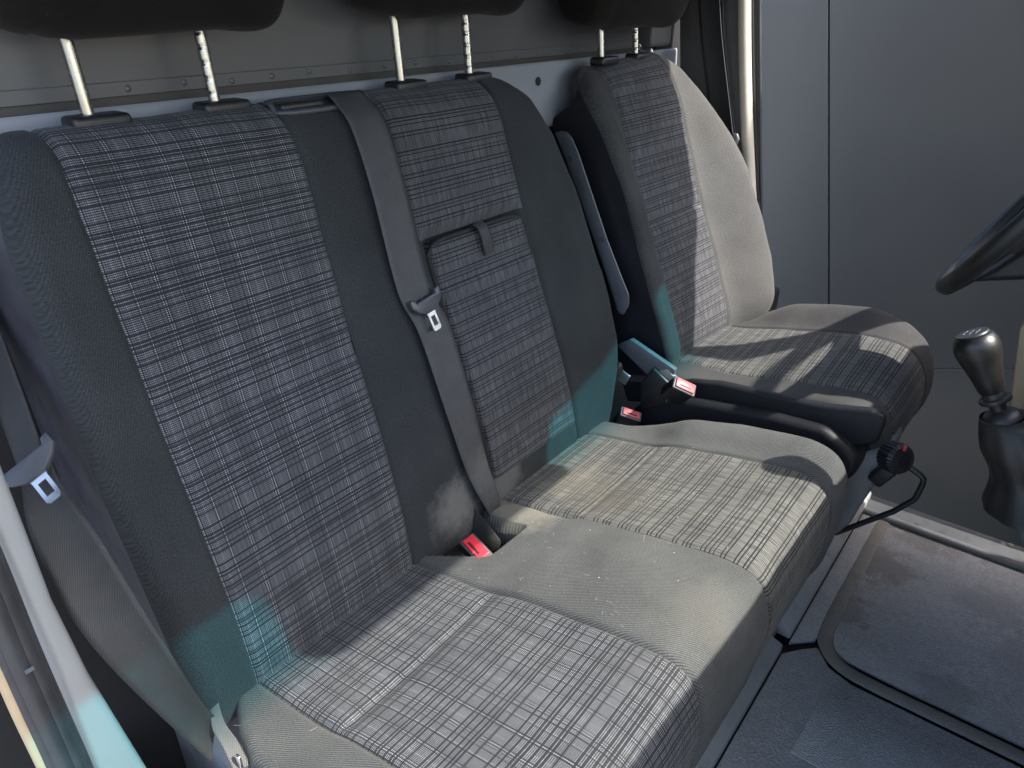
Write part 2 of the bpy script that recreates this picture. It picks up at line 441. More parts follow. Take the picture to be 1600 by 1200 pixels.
def mat_glass():
    m = NT('tinted windscreen glass'); t = m.t
    t.nodes.remove(m.b)
    tr = m.n('ShaderNodeBsdfTransparent'); gl = m.n('ShaderNodeBsdfGlossy'); gl.inputs['Roughness'].default_value = 0.02
    z = m.n('ShaderNodeSeparateXYZ'); m.set(z.inputs[0], m.obj())
    c = m.ramp(m.math('MULTIPLY_ADD', z.outputs[2], 1.0, -0.8), [(0.592, (0.95, 0.96, 0.94)), (0.630, (0.015, 0.43, 0.52)), (0.8, (0.01, 0.38, 0.48))])
    m.set(tr.inputs[0], c); mx = m.n('ShaderNodeMixShader'); mx.inputs[0].default_value = 0.04
    t.links.new(tr.outputs[0], mx.inputs[1]); t.links.new(gl.outputs[0], mx.inputs[2]); t.links.new(mx.outputs[0], m.out.inputs[0])
    return m.m


M['wall'] = mat_wall(); M['glass'] = mat_glass()
M['mat'] = mat_floor('rubber floor mat', (0.29, 0.285, 0.285), 0.35)
M['panel'] = mat_floor('worn footwell floor', (0.32, 0.305, 0.295), 0.6, 0.0012, 260.0)
M['ridge'] = mat_floor('worn mat ridge', (0.19, 0.172, 0.15), 0.7, 0.0006, 400.0)


# ------------------------------------------------------------------ seat surfaces
def smooth01(a): a = min(max(a, 0.0), 1.0); return a * a * (3 - 2 * a)


class Prof:
    """a profile curve in x-z with outward normals, swept along y"""
    def __init__(s, pts, n, flip=1):
        s.P, s.t = catmull(pts, n)
        T = np.gradient(s.P, axis=0); T /= np.linalg.norm(T, axis=1)[:, None]
        s.N = np.stack([T[:, 1], -T[:, 0]], axis=1) * flip
        s.n = n


def patch(name, pr, rows, ya, yb, ncol, depth, mat, parent, edge=None, r=0.03, wall=None, wallmat=None, wob=0.0019, uo=0.0):
    """surface strip between boundary curves ya(i), yb(i); edge L or R adds the rolled outer edge and a side panel"""
    cols = [0.5 - 0.5 * math.cos(math.pi * k / ncol) for k in range(ncol + 1)]
    cols = [0.5 * c + 0.5 * k / ncol for k, c in enumerate(cols)]
    v = []; uv = []; f = []; wv = []; wf = []; wuv = []
    na = 7; nr = len(rows); nw = 8
    r_in = r
    for i in rows:
        r = r_in(i) if callable(r_in) else r_in
        a, b = ya(i), yb(i); line = []
        if edge == 'L':
            for k in range(na):
                th = math.pi / 2 * k / na; line.append((a + r * (1 - math.cos(th)), -r * (1 - math.sin(th))))
            a2, b2 = a + r, b
        elif edge == 'R':
            a2, b2 = a, b - r
        else: a2, b2 = a, b
        line += [(a2 + (b2 - a2) * c, 0.0) for c in cols]
        if edge == 'R':
            for k in range(na - 1, -1, -1):
                th = math.pi / 2 * k / na; line.append((b - r * (1 - math.cos(th)), -r * (1 - math.sin(th))))
        for (y, d) in line:
            s = (y - a) / (b - a)
            x, z = pr.P[i]; nx, nz = pr.N[i]
            dd = d + depth(i, y, s) + wob * mnoise.noise((x * 14 + 3, y * 14, z * 14)) + wob * 0.35 * mnoise.noise((x * 45 + 3, y * 45, z * 45))
            v.append((x + nx * dd, y, z + nz * dd)); uv.append((y + uo - d * 0.6, pr.t[i]))
        if edge and wall:
            k0 = len(v) - len(line) if edge == 'L' else len(v) - 1
            x, z = pr.P[i]; nx, nz = pr.N[i]; y0 = v[k0][1]; sg = 1 if edge == 'L' else -1
            for q in range(nw + 1):
                e = q / nw; dd = wall(i) * e
                wv.append((v[k0][0] - nx * dd, y0 + sg * (0.004 * e - 0.002 * math.sin(math.pi * e)), v[k0][2] - nz * dd)); wuv.append((dd, pr.t[i]))
    nc = len(line)
    for i in range(nr - 1):
        for k in range(nc - 1):
            a = i * nc + k; f.append((a, a + 1, a + nc + 1, a + nc))
        if wv:
            for k in range(nw):
                a = i * (nw + 1) + k; f2 = (a, a + 1, a + nw + 2, a + nw + 1); wf.append(f2)
    o = obj(name, v, f, mat, parent, uv)
    if wv: obj('side_panel', wv, wf, wallmat or mat, parent, wuv)
    return o


def groove(dist, depth=0.0045, wd=0.004): return -depth * math.exp(-(dist / wd) ** 2)


# ================================================================== setting: floor, ground, wall
g = obj('ground', [(-60, -60, -0.62), (60, -60, -0.62), (60, 60, -0.62), (-60, 60, -0.62)], [(0, 1, 2, 3)], M['ground'], smooth=False); struct(g)
fl = box('cabin_floor', (0.5, 1.05, -0.06), (1.9, 1.72, 0.10), M['navy'], bev=0.0); struct(fl)

# wall of large grey panels beyond the driver's side, joints at their own lean
wroot = root('panelled_wall', 'plain dark grey wall of large flat panels behind the driver seat', 'wall')
YW = 2.7
jt = px(1295, -300, Y=YW), px(1295, 576, Y=YW), px(1295, 1400, Y=YW)
hl = px(1180, 574, Y=YW), px(1295, 574, Y=YW), px(3300, 574, Y=YW)
def wallpanel(pts, lab=None):
    c = sum(np.array(p) for p in pts) / len(pts)
    q = []
    for p in pts:
        d = np.array(p) - c; L = np.linalg.norm(d); q.append(c + d * (1 - 0.0028 / max(L, .1)))
    return prism('panel', q, (0, 0.02, 0), M['wall'], wroot, 0.0012, 1)
def lerp(a, b, t): return np.array(a) * (1 - t) + np.array(b) * t
topL = (-3.2, YW, 1.40); topR = (3.6, YW, 1.40); botL = (-3.2, YW, -0.6); botR = (3.6, YW, -0.6)
def onz(a, b, z): t = (z - a[2]) / (b[2] - a[2]); return lerp(a, b, t)
def onx(a, b, x): t = (x - a[0]) / (b[0] - a[0]); return lerp(a, b, t)
jT = onz(jt[0], jt[2], 1.40); jB = onz(jt[0], jt[2], -0.6); X0 = jt[1]; hR = onx(hl[1], hl[2], 3.6)
wallpanel([botL, jB, jT, topL]); wallpanel([X0, hR, topR, jT]); wallpanel([jB, botR, hR, X0])
box('backing', (0.2, YW + 0.045, 0.40), (6.9, 0.04, 1.98), M['pit'], wroot, 0)

struct(box('added_shade_wall', (0.93, 2.62, 0.75), (0.10, 0.92, 2.74), M['pit'], bev=0.0))  # added out of view to darken the right end of the panelled wall

struct(box('added_shade_slab', (0.64, 2.40, 1.56), (0.62, 0.58, 0.10), M['pit'], bev=0.0))  # added unseen slab, keeps sky light off the panels below it

# ---- unseen cab shell, outlines cut to cast the wanted shade and tint
EX, BY = SUN.z / SUN.x, SUN.y / SUN.x
def sh(p): x, y, z = p; return (y - BY * x, z - EX * x)
def atT(q, t): return (t, q[0] + BY * t, q[1] + EX * t)
roofp = [(-0.45, 0.12, 1.52), (0.655, 0.12, 1.52), (0.655, 1.79, 1.52), (0.55, 1.812, 1.52), (0.235, 1.77, 1.52), (0.16, 1.80, 1.52), (0.14, 1.99, 1.52), (-0.45, 1.99, 1.52)]
struct(prism('cab_roof', roofp, (0, 0, 0.03), M['roof']))
hd = [(-0.05, .56), (.36, .565), (.39, .52), (.99, .50), (1.11, .53), (1.2, .555), (1.36, .645), (1.42, .65), (1.50, .66), (1.50, .82), (-0.05, .82)]
struct(prism('roof_rail', [atT(q, 0.70) for q in hd], (0.02, 0, 0), M['roof']))
vz = [(.395, .36), (.41, .335), (.965, .335), (.985, .355), (1.0, .47), (1.03, .56), (.37, .60), (.385, .47)]
v1 = prism('sun_visor', [atT(q, 0.735) for q in vz], (0.012, 0, 0), M['roof']); struct(v1)
ap = [(1.36, .70), (1.415, .62), (1.45, .42), (1.435, .275), (1.573, .10), (1.65, 0.0), (1.78, 0.0), (1.738, .045), (1.663, .105), (1.586, .18), (1.522, .315),
      (1.495, .43), (1.58, .66), (1.635, .80), (1.66, .92), (1.55, .95), (1.40, .85)]
struct(prism('windscreen_pillar', [atT(q, 0.69) for q in ap], (0.015, 0, 0), M['roof']))
dsh = [(0.80, 0.13, 0.875), (0.80, 0.60, 0.872), (0.795, .95, 0.845), (0.80, 1.3, 0.845), (0.81, 1.36, 0.925), (0.81, 1.80, 0.935), (0.81, 1.95, 0.80), (0.81, 1.95, 0.66), (0.80, 1.0, 0.66), (0.80, 0.13, 0.66)]
struct(prism('dashboard', dsh, (0.65, 0, 0), M['black']))
struct(box('firewall', (1.44, 1.05, 0.38), (0.03, 1.9, 1.0), M['navy'], bev=0.0))
struct(obj('windscreen', [(0.72, 0.1, 1.53), (0.72, 1.70, 1.53), (1.45, 1.99, 0.8), (1.45, 0.1, 0.8)], [(0, 1, 2, 3)], M['glass'], smooth=False))

# ================================================================== bulkhead partition
pt = root('bulkhead_partition', 'grey painted metal bulkhead with rivet strip behind the seats', 'partition')
XP = -0.28
prism('sheet', [(XP, 0.05, 1.106), (XP, 1.93, 1.106), (XP, 1.93, 1.515), (XP, 0.05, 1.515)], (-0.01, 0, 0), M['sheet'], pt)
prism('rivet_strip', [(XP + 0.0015, 0.05, 1.0935), (XP + 0.0015, 1.80, 1.0935), (XP + 0.0015, 1.80, 1.110), (XP + 0.0015, 0.05, 1.110)], (0.002, 0, 0), M['sheet'], pt, 0.0006, 1)
box('lip_channel', (XP - 0.005, 0.95, 1.0625), (0.012, 1.80, 0.062), M['channel'], pt, 0.001)  # dark box, the groove's shadow between strip and rail put into colour
# lower rail: inclined pressed sheet with a rolled top edge
rp = catmull([(XP + 0.0125, 1.0845), (XP + 0.0145, 1.0835), (XP + 0.0165, 1.076), (XP + 0.018, 1.05), (XP + 0.020, 1.02), (XP + 0.021, 0.99), (XP + 0.02, 0.965), (XP + 0.015, 0.955)], 40)[0]
vv = []; ff = []
ys = np.linspace(0.05, 1.93, 60)
for i, (x, z) in enumerate(rp):
    for y in ys: vv.append((x, y, z))
for i in range(len(rp) - 1):
    for k in range(len(ys) - 1): a = i * 60 + k; ff.append((a, a + 1, a + 61, a + 60))
obj('rail', vv, ff, M['rail'], pt)
box('lining', (XP + 0.004, 0.99, 0.49), (0.01, 1.88, 0.98), M['pit'], pt, 0)  # near-black sheet added for the shaded void below the rail
lathe('hole', [(0.0085, 0.0), (0.0085, 0.0008), (0.0, 0.0008)], (XP + 0.0195, 1.309, 1.0495), (1, 0, 0.06), M['pit'], pt, 20)
rv = lathe('rivet', [(0.0042, 0), (0.0040, 0.0008), (0.0026, 0.0017), (0.0, 0.0019)], (0, 0, 0), (1, 0, 0), M['sheet'], pt, 14)
ry = [0.475, 0.55, 0.62, 0.685, 0.75, 0.83, 0.905, 0.975, 1.06, 1.12, 1.185, 1.255, 1.33, 1.41, 1.49]
for i, y in enumerate(ry):
    o = rv if i == 0 else rv.copy()
    if i: COL.objects.link(o); o.parent = pt
    o.location = (XP + 0.0035, y, 1.1015 + 0.0018 * math.sin(i * 2.1))
box('corner_post', (XP + 0.018, 1.79, 1.30), (0.05, 0.10, 0.41), M['sheet'], pt, 0.01)
box('dark_gap_filler', (XP - 0.01, 1.91, 1.10), (0.03, 0.16, 0.84), M['pit'], pt, 0.0)  # near-black filler added to stand in for the dark gap beside the pillar

# ================================================================== seat builder pieces
BACK = [(-0.062, 0.33), (0.000, 0.36), (0.006, 0.40), (-0.002, 0.465), (-0.015, 0.53), (-0.049, 0.655), (-0.080, 0.755), (-0.113, 0.885), (-0.138, 0.985), (-0.152, 1.03),
        (-0.170, 1.058), (-0.200, 1.074), (-0.232, 1.074), (-0.258, 1.060), (-0.263, 1.02), (-0.255, 0.95)]
bp = Prof(BACK, 190)
itop = int(np.argmax(bp.P[:, 1]))
def zc_(i): return bp.P[i, 1] if i <= itop else 1.075 + (bp.t[i] - bp.t[itop]) * 0.6
bench = root('double_passenger_seat', 'wide dark double passenger seat with plaid cloth panels and central belt', 'seat')
BL = lambda i: float(np.interp(zc_(i), [.33, .40, .5, .7, .98, 1.04, 1.062, 1.08], [.268, .262, .25, .247, .257, .268, .278, .284]))
BR = lambda i: float(np.interp(zc_(i), [.33, .384, .48, .56, .70, .86, .975, .995, 1.04, 1.062, 1.08], [1.23, 1.247, 1.272, 1.282, 1.272, 1.236, 1.203, 1.19, 1.165, 1.14, 1.13]))
S1 = lambda i: float(np.interp(zc_(i), [.35, .6, 1.0, 1.08], [.331, .329, .329, .333]))
S2 = lambda i: float(np.interp(zc_(i), [.35, .6, 1.0, 1.08], [.623, .623, .623, .618]))
S3 = lambda i: float(np.interp(zc_(i), [.35, .45, .86, 1.06], [.828, .823, .797, .790]))
S4 = lambda i: float(np.interp(zc_(i), [.35, .45, .86, 1.06], [1.105, 1.098, 1.062, 1.045]))
def bz(i): return smooth01((bp.P[i, 1] - 0.36) / 0.2) * smooth01((1.06 - bp.P[i, 1]) / 0.25) if i <= itop else 0.0
def em(s): return smooth01(s * 12) * smooth01((1 - s) * 12)
def seamd(y, i, ss): return sum(groove(y - s(i)) for s in ss)
zw = lambda i: float(np.interp(zc_(i), [.9, .98, 1.03, 1.058, 1.075], [.14, .115, .085, .065, .05]))
rows = range(bp.n)
patch('back_bolster', bp, rows, BL, S1, 16, lambda i, y, s: groove(y - S1(i)) + 0.010 * bz(i) * (1 - s) * smooth01(s * 3), M['plain'], bench, 'L', lambda i: float(np.interp(zc_(i), [.85, 1.0, 1.06], [.018, .026, .032])), zw, M['side'])
FOLD_A = 0.735
patch('back_insert', bp, rows, S1, S2, 44, lambda i, y, s: groove(y - S1(i)) + groove(y - S2(i)) - 0.004 * math.sin(math.pi * s) * bz(i)
      + (groove(bp.P[i, 1] - FOLD_A - 0.02 * s, 0.002, 0.012) if i < itop else 0), M['plaidA'], bench)
patch('back_bolster', bp, rows, S2, S3, 26, lambda i, y, s: groove(y - S2(i)) + groove(y - S3(i)) + 0.006 * math.sin(math.pi * s) * bz(i), M['plain'], bench)
iz = lambda z: int(np.argmin(np.abs(bp.P[:itop, 1] - z)))
kf = iz(0.862); kb = iz(0.44)
patch('back_insert', bp, range(kf, bp.n), S3, S4, 40, lambda i, y, s: groove(y - S3(i)) + groove(y - S4(i)) - 0.012 * smooth01(1 - (i - kf) / 4.0) * em(s), M['plaidB'], bench)
patch('flap_recess', bp, range(0, kf + 1), S3, S4, 30, lambda i, y, s: groove(y - S3(i)) + groove(y - S4(i)) - 0.022 * smooth01(min(i - kb, 4) / 4.0) * em(s), M['plain'], bench)
patch('back_bolster', bp, rows, S4, BR, 22, lambda i, y, s: groove(y - S4(i)) + 0.016 * bz(i) * smooth01(s * 1.7), M['plain'], bench, 'R', 0.035, zw, M['side'])

# fold-down panel in the middle backrest
def flap():
    nr, nc = 76, 40; v = []; uv = []; f = []
    z0, z1 = 0.437, 0.857
    for a in range(nr + 1):
        z = z0 + (z1 - z0) * a / nr; i = iz(z)
        x = float(np.interp(z, bp.P[:itop, 1], bp.P[:itop, 0])); nx, nz = bp.N[i]; t = float(np.interp(z, bp.P[:itop, 1], bp.t[:itop]))
        ya = float(np.interp(z, [.44, .86], [.832, .806])); yb = float(np.interp(z, [.44, .86], [1.092, 1.053]))
        dz = min(z - z0, z1 - z)
        rc = 0.022 if z > 0.65 else 0.012; ins = rc - math.sqrt(max(rc * rc - (rc - min(dz, rc)) ** 2, 0)); ya += ins * .8; yb -= ins
        for c in range(nc + 1):
            s = c / nc; s = 0.6 * s + 0.4 * (0.5 - 0.5 * math.cos(math.pi * s)); y = ya + (yb - ya) * s
            e = min((y - ya), (yb - y), dz + 0.0005); rr = 0.011
            ed = rr - math.sqrt(max(rr * rr - (rr - min(e, rr)) ** 2, 0)); ed = 0.021 if min(a, nr - a, c, nc - c) == 0 else ed
            d = 0.006 - ed + groove(z - 0.786, 0.006, 0.0035) - 0.004 * smooth01((z - 0.786) / 0.01) + 0.0015 * mnoise.noise((y * 20, z * 20, 2.0))
            v.append((x + nx * d, y, z + nz * d)); uv.append((y, t))
    for a in range(nr):
        for c in range(nc): k = a * (nc + 1) + c; f.append((k, k + 1, k + nc + 2, k + nc + 1))
    return obj('fold_down_panel', v, f, M['plaidF'], bench, uv)
fp = flap()
def flap_edge():
    pts = []
    for z, side in [(q, 0) for q in np.linspace(.445, .842, 24)] + [(.853, .06), (.857, .12)] + [(.858, q) for q in np.linspace(.2, .8, 10)] + [(.857, .88), (.852, .95)] + [(q, 1) for q in np.linspace(.842, .445, 24)] + [(.438, .94)] + [(.436, q) for q in np.linspace(.85, .15, 10)] + [(.438, .06), (.445, 0)]:
        ya = float(np.interp(z, [.44, .86], [.832, .806])) - .001; yb = float(np.interp(z, [.44, .86], [1.092, 1.053])) + .001
        pts.append((float(np.interp(z, bp.P[:itop, 1], bp.P[:itop, 0])) - 0.004, ya + (yb - ya) * side, z - .002))
    tube('gap_shade_tube', pts, 0.0042, M['pit'], fp, 8, spline=False)  # near-black tube stands in for the shaded gap round the panel
flap_edge()
def xb(z): return float(np.interp(z, bp.P[:itop, 1], bp.P[:itop, 0]))
ribbon('pull_tab', [(xb(.865) + .004, .915, .866), (xb(.855) + .014, .916, .857), (xb(.835) + .013, .920, .835), (xb(.812) + .010, .925, .812)],
       [(xb(.865) + .004, .938, .868), (xb(.855) + .014, .939, .859), (xb(.835) + .015, .943, .837), (xb(.812) + .010, .947, .815)], webbing('pull tab webbing', (0.022, 0.022, 0.025)), fp, 0.002, 16)

# seat cushion of the double seat
CUSH = [(-0.10, 0.36), (-0.04, 0.385), (0.0, 0.393), (0.05, 0.402), (0.10, 0.410), (0.15, 0.419), (0.20, 0.437), (0.27, 0.452), (0.34, 0.465), (0.40, 0.475), (0.44, 0.477), (0.472, 0.468),
        (0.491, 0.444), (0.500, 0.405), (0.500, 0.36), (0.494, 0.31), (0.485, 0.262), (0.465, 0.248), (0.40, 0.245)]
cp = Prof(CUSH, 170, -1)
cx_ = lambda i: cp.P[i, 0] if cp.P[i, 1] > 0.43 or cp.P[i, 0] < 0.4 else 0.5 + (0.45 - cp.P[i, 1])
C0 = lambda i: float(np.interp(cx_(i), [-.1, .0, .012, .05, .10, .16, .45, .52, .7], [.30, .296, .290, .268, .253, .247, .247, .255, .265]))
C1 = lambda i: float(np.interp(cx_(i), [-.1, 0, .5, .7], [.334, .332, .330, .34]))
C2 = lambda i: float(np.interp(cx_(i), [-.1, 0, .5, .56, .7], [.630, .630, .632, .628, .615]))
C3 = lambda i: float(np.interp(cx_(i), [-.1, 0, .5, .56, .7], [.850, .850, .850, .856, .868]))
C4 = lambda i: float(np.interp(cx_(i), [-.1, 0, .02, .5, .7], [1.125, 1.13, 1.138, 1.140, 1.13]))
C5 = lambda i: float(np.interp(cx_(i), [-.1, 0, .06, .15, .3, .45, .52, .7], [1.235, 1.225, 1.228, 1.245, 1.256, 1.252, 1.242, 1.23]))
def lift(i):
    if cp.P[i, 1] < 0.40 and cp.P[i, 0] > 0.4: return 0.3
    return smooth01((cx_(i) - 0.05) / 0.16) * (1 - 0.7 * smooth01((cx_(i) - 0.40) / 0.12))
def fold(i, s):
    x = cx_(i); return 0.0028 * smooth01((x - 0.05) / 0.09) * (1 if x < 0.165 else 0) * 1.0 + groove(x - 0.170, 0.0032, 0.009) + (0.0015 * math.exp(-((x - 0.15) / 0.025) ** 2))
def dip(s): return -0.004 * math.sin(math.pi * s)
crow = range(cp.n)
def pocket(i, y):
    x = cp.P[i, 0]
    if x > 0.3: return 0.0
    ax = smooth01((0.104 - x) / 0.007); ay = smooth01((y - 0.650 - max(0, x) * 0.46) / 0.007) * smooth01((0.792 - y) / 0.007)
    return -0.085 * ax * ay
zw2 = lambda i: 0.17 if cp.P[i, 1] > 0.44 or cp.P[i, 0] < 0.4 else 0.1
patch('cushion_bolster', cp, crow, C0, C1, 20, lambda i, y, s: groove(y - C1(i)) + 0.004 * lift(i), M['plain2'], bench, 'L', 0.016, zw2, M['side'])
patch('cushion_insert', cp, crow, C1, C2, 46, lambda i, y, s: groove(y - C1(i)) + groove(y - C2(i)) + fold(i, s) * em(s) + dip(s) * lift(i), M['plaidA2'], bench)
patch('cushion_bolster', cp, crow, C2, C3, 40, lambda i, y, s: groove(y - C2(i)) + groove(y - C3(i)) + 0.010 * math.sin(math.pi * s) ** 0.7 * lift(i) + pocket(i, y), M['plain2'], bench)
patch('cushion_insert', cp, crow, C3, C4, 46, lambda i, y, s: groove(y - C3(i)) + groove(y - C4(i)) + fold(i, s) * em(s) + dip(s) * lift(i), M['plaidB2'], bench)
patch('cushion_bolster', cp, crow, C4, C5, 26, lambda i, y, s: groove(y - C4(i)) + 0.020 * lift(i) * smooth01(s * 1.5), M['plain2'], bench, 'R', 0.04, zw2, M['side'])


# headrests
def superpad(name, c, half, mat, parent, e=0.32, tilt=0.0, seams=()):
    nu, nv = 72, 40; v = []; f = []; uv = []
    pw = lambda a, k: math.copysign(abs(a) ** k, a)
    ct, st_ = math.cos(tilt), math.sin(tilt)
    for a in range(nv + 1):
        ph = -math.pi / 2 + math.pi * a / nv
        for b in range(nu):
            th = 2 * math.pi * b / nu
            # y is the long axis
            yy = pw(math.sin(ph), 0.28) ; rr = pw(math.cos(ph), 0.26)
            x = rr * pw(math.cos(th), 0.62); z = rr * pw(math.sin(th), 0.62)
            k = 1.0
            for sy in seams: k += -0.03 * math.exp(-((yy - sy) / 0.012) ** 2)
            x *= half[0] * k; z *= half[2] * k; y = yy * half[1]
            z += 0.004 * math.sin(y * 30) + 0.003 * mnoise.noise((x * 12, y * 12, z * 12 + 5))
            X = x * ct + z * st_; Z = -x * st_ + z * ct
            v.append((c[0] + X, c[1] + y, c[2] + Z)); uv.append((y, th * 0.06))
    for a in range(nv):
        for b in range(nu):
            f.append((a * nu + b, a * nu + (b + 1) % nu, (a + 1) * nu + (b + 1) % nu, (a + 1) * nu + b))
    return obj(name, v, f, mat, parent, uv)


def rod(parent, base, top, notched):
    o = tube('rod', [base, top], 0.0072, M['chrome'], parent, 14, res=90, spline=True)
    if notched:
        co_ = np.array([q.co for q in o.data.vertices]).reshape(90, 14, 3); L = np.linalg.norm(np.array(top) - np.array(base))
        for i in range(90):
            s = i / 89 * L
            ph = (s % 0.018) / 0.018
            if 0.02 < s < L - 0.008 and ph < 0.28:
                cen = co_[i].mean(axis=0)
                for k in range(14):
                    d = co_[i, k] - cen
                    if d[1] < -0.001: co_[i, k] = cen + d * np.array([1, 0.84, 1])
        o.data.vertices.foreach_set('co', co_.ravel())
    return o


def headrest(parent, ys, xb_, zb, xt, zt, cy, half, padz, seams, padx):
    hd_ = superpad('headrest', (padx, cy, padz), half, M['head'], parent, tilt=0.12, seams=seams)
    for k, y in enumerate(ys): rod(hd_, (xb_, y, zb), (xt, y - 0.002, zt), k == 1)
    for k, y in enumerate(ys):
        gd = box('rod_guide', (xb_ + 0.004, y + 0.006, zb + 0.004), (0.036, 0.066, 0.017), M['black'], parent, 0.0055)
    return hd_

headrest(bench, (0.397, 0.556), -0.222, 1.072, -0.232, 1.22, 0.478, (0.062, 0.172, 0.115), 1.279, (-0.72,), -0.205)
headrest(bench, (0.886, 1.052), -0.222, 1.072, -0.232, 1.22, 0.975, (0.062, 0.182, 0.115), 1.290, (-0.60,), -0.205)

# belt outlet bezel on the top of the backrest
bo = []
for k in range(40):
    a = 2 * math.pi * k / 40
    cxx, cyy = math.copysign(abs(math.cos(a)) ** 0.6, math.cos(a)), math.copysign(abs(math.sin(a)) ** 0.6, math.sin(a))
    bo.append((-0.200 + 0.026 * cyy, 0.705 + 0.084 * cxx, 1.0745 - 0.010 * (cyy > 0.3)))
outlet = tube('belt_outlet', bo + [bo[0]], 0.0042, M['tongueP'], bench, 10, res=120)
box('slot', (-0.205, 0.705, 1.069), (0.036, 0.15, 0.012), M['black'], outlet, 0.004)

# ================================================================== seat belts
web = webbing('belt webbing'); web2 = webbing('belt webbing brown', (0.0150, 0.0142, 0.0142)); web3 = webbing('belt webbing dark', (0.016, 0.016, 0.018))
cb = root('seat_belt', 'dark grey centre belt hanging down the backrest between the two passenger places', 'seat belt', 'seat belts in the cab')
e1 = [(-0.208, .703, 1.066), (-0.188, .704, 1.082), (-0.165, .706, 1.067), (-0.143, .709, 1.037), (-0.113, .709, .955), (-0.078, .711, .813), (-0.058, .730, .743), (-0.020, .740, .617), (0.010, .755, .498), (0.024, .789, .404), (0.016, .80, .36)]
e2 = [(-0.208, .765, 1.068), (-0.188, .766, 1.083), (-0.168, .769, 1.069), (-0.144, .772, 1.040), (-0.114, .773, .958), (-0.077, .776, .809), (-0.056, .797, .737), (-0.019, .804, .609), (0.010, .806, .497), (0.022, .824, .411), (0.014, .828, .36)]
ribbon('webbing', e1, e2, web, cb, 0.0014, 120, 0.0015)


def tongue(parent, o, ax_l, ax_w, ax_n, sc=1.0, mp='tongueP'):
    """plastic belt tongue with a slotted steel plate: local axes length, width, normal"""
    o = np.array(o, float); L = np.array(ax_l, float); L /= np.linalg.norm(L); W = np.array(ax_w, float); W -= L * W.dot(L); W /= np.linalg.norm(W); Nn = np.cross(L, W)
    if Nn.dot(ax_n) < 0: Nn = -Nn
    P = lambda l, w_, n_: tuple(o + sc * (L * l + W * w_ + Nn * n_))
    body = [(-.013, -.040), (.004, -.041), (.016, -.030), (.026, -.013), (.026, .013), (.016, .030), (.004, .041), (-.013, .040), (-.011, .029), (-.003, .027), (-.003, -.027), (-.011, -.029)]
    pb = prism('tongue', [P(a, b, 0.002) for a, b in body], tuple(Nn * 0.010 * sc), M[mp], parent, 0.0025, 2)
    box_pts = [P(-.012, -.028, 0.0045), P(-.004, -.028, .0045), P(-.004, .028, .0045), P(-.012, .028, .0045)]
    bm = bmesh.new()
    # slotted steel plate built as a ring of quads
    out = [(.020, -.0125), (.030, -.0105), (.060, -.0105), (.0635, -.007), (.0635, .007), (.060, .0105), (.030, .0105), (.020, .0125)]
    inn = [(.034, -.0055), (.034, -.0055), (.054, -.0055), (.054, -.0055), (.054, .0055), (.054, .0055), (.034, .0055), (.034, .0055)]
    vs = [[bm.verts.new(P(a, b, h)) for a, b in ring] for ring in (out, inn) for h in (0.0045, 0.0075)]
    n = len(out)
    for i in range(n):
        j = (i + 1) % n
        for q in ((vs[0][i], vs[0][j], vs[2][j], vs[2][i]), (vs[1][i], vs[1][j], vs[3][j], vs[3][i]), (vs[0][i], vs[0][j], vs[1][j], vs[1][i]), (vs[2][i], vs[2][j], vs[3][j], vs[3][i])):
            try: bm.faces.new(q)
            except ValueError: pass
    bmesh.ops.remove_doubles(bm, verts=bm.verts, dist=1e-6)
    from_bm('latch_plate', bm, M['steel'], pb)
    return pb

tongue(cb, (-0.068, 0.753, 0.790), (0.045, 0.018, -0.125), (0, 1, 0.05), (1, 0, 0.3), 0.80)

lb = root('seat_belt', 'black belt with steel tongue hanging loose by the open passenger door', 'seat belt', 'seat belts in the cab')
ua = [pxd(-40, 520, .83), pxd(-18, 600, .81), pxd(6, 672, .79), pxd(30, 738, .772)]
ub = [pxd(-25, 440, .83), pxd(0, 518, .81), pxd(34, 610, .79), pxd(66, 700, .772)]
ribbon('webbing', ua, ub, web2, lb, 0.0014, 40)
la = [pxd(30, 728, .782), pxd(34, 765, .78), pxd(47, 835, .77), pxd(102, 950, .77), pxd(166, 1035, .785), pxd(262, 1130, .835), pxd(332, 1192, .87)]
lb_ = [pxd(70, 700, .79), pxd(100, 762, .79), pxd(152, 835, .785), pxd(216, 940, .79), pxd(272, 1030, .80), pxd(318, 1100, .85), pxd(342, 1125, .875)]
ribbon('webbing', la, lb_, web2, lb, 0.0014, 80, 0.006)
to = pxd(46, 722, .765); tl = pxd(98, 788, .755) - to
tongue(lb, to, tl, pxd(88, 684, .768) - pxd(4, 742, .758), -FWD, 0.84)
# sewn end with its steel anchor
ea = [pxd(328, 1110, .868), pxd(332, 1140, .865), pxd(346, 1165, .865), pxd(366, 1205, .86)]
eb = [pxd(341, 1098, .872), pxd(352, 1130, .872), pxd(372, 1158, .875), pxd(392, 1195, .875)]
ribbon('sewn_end', ea, eb, webbing('dusty webbing', (0.05, 0.049, 0.045)), lb, 0.004, 24)
an = pxd(374, 1190, .862)
box('anchor', an, (0.008, 0.004, 0.022), M['steel'], lb, 0.0015)

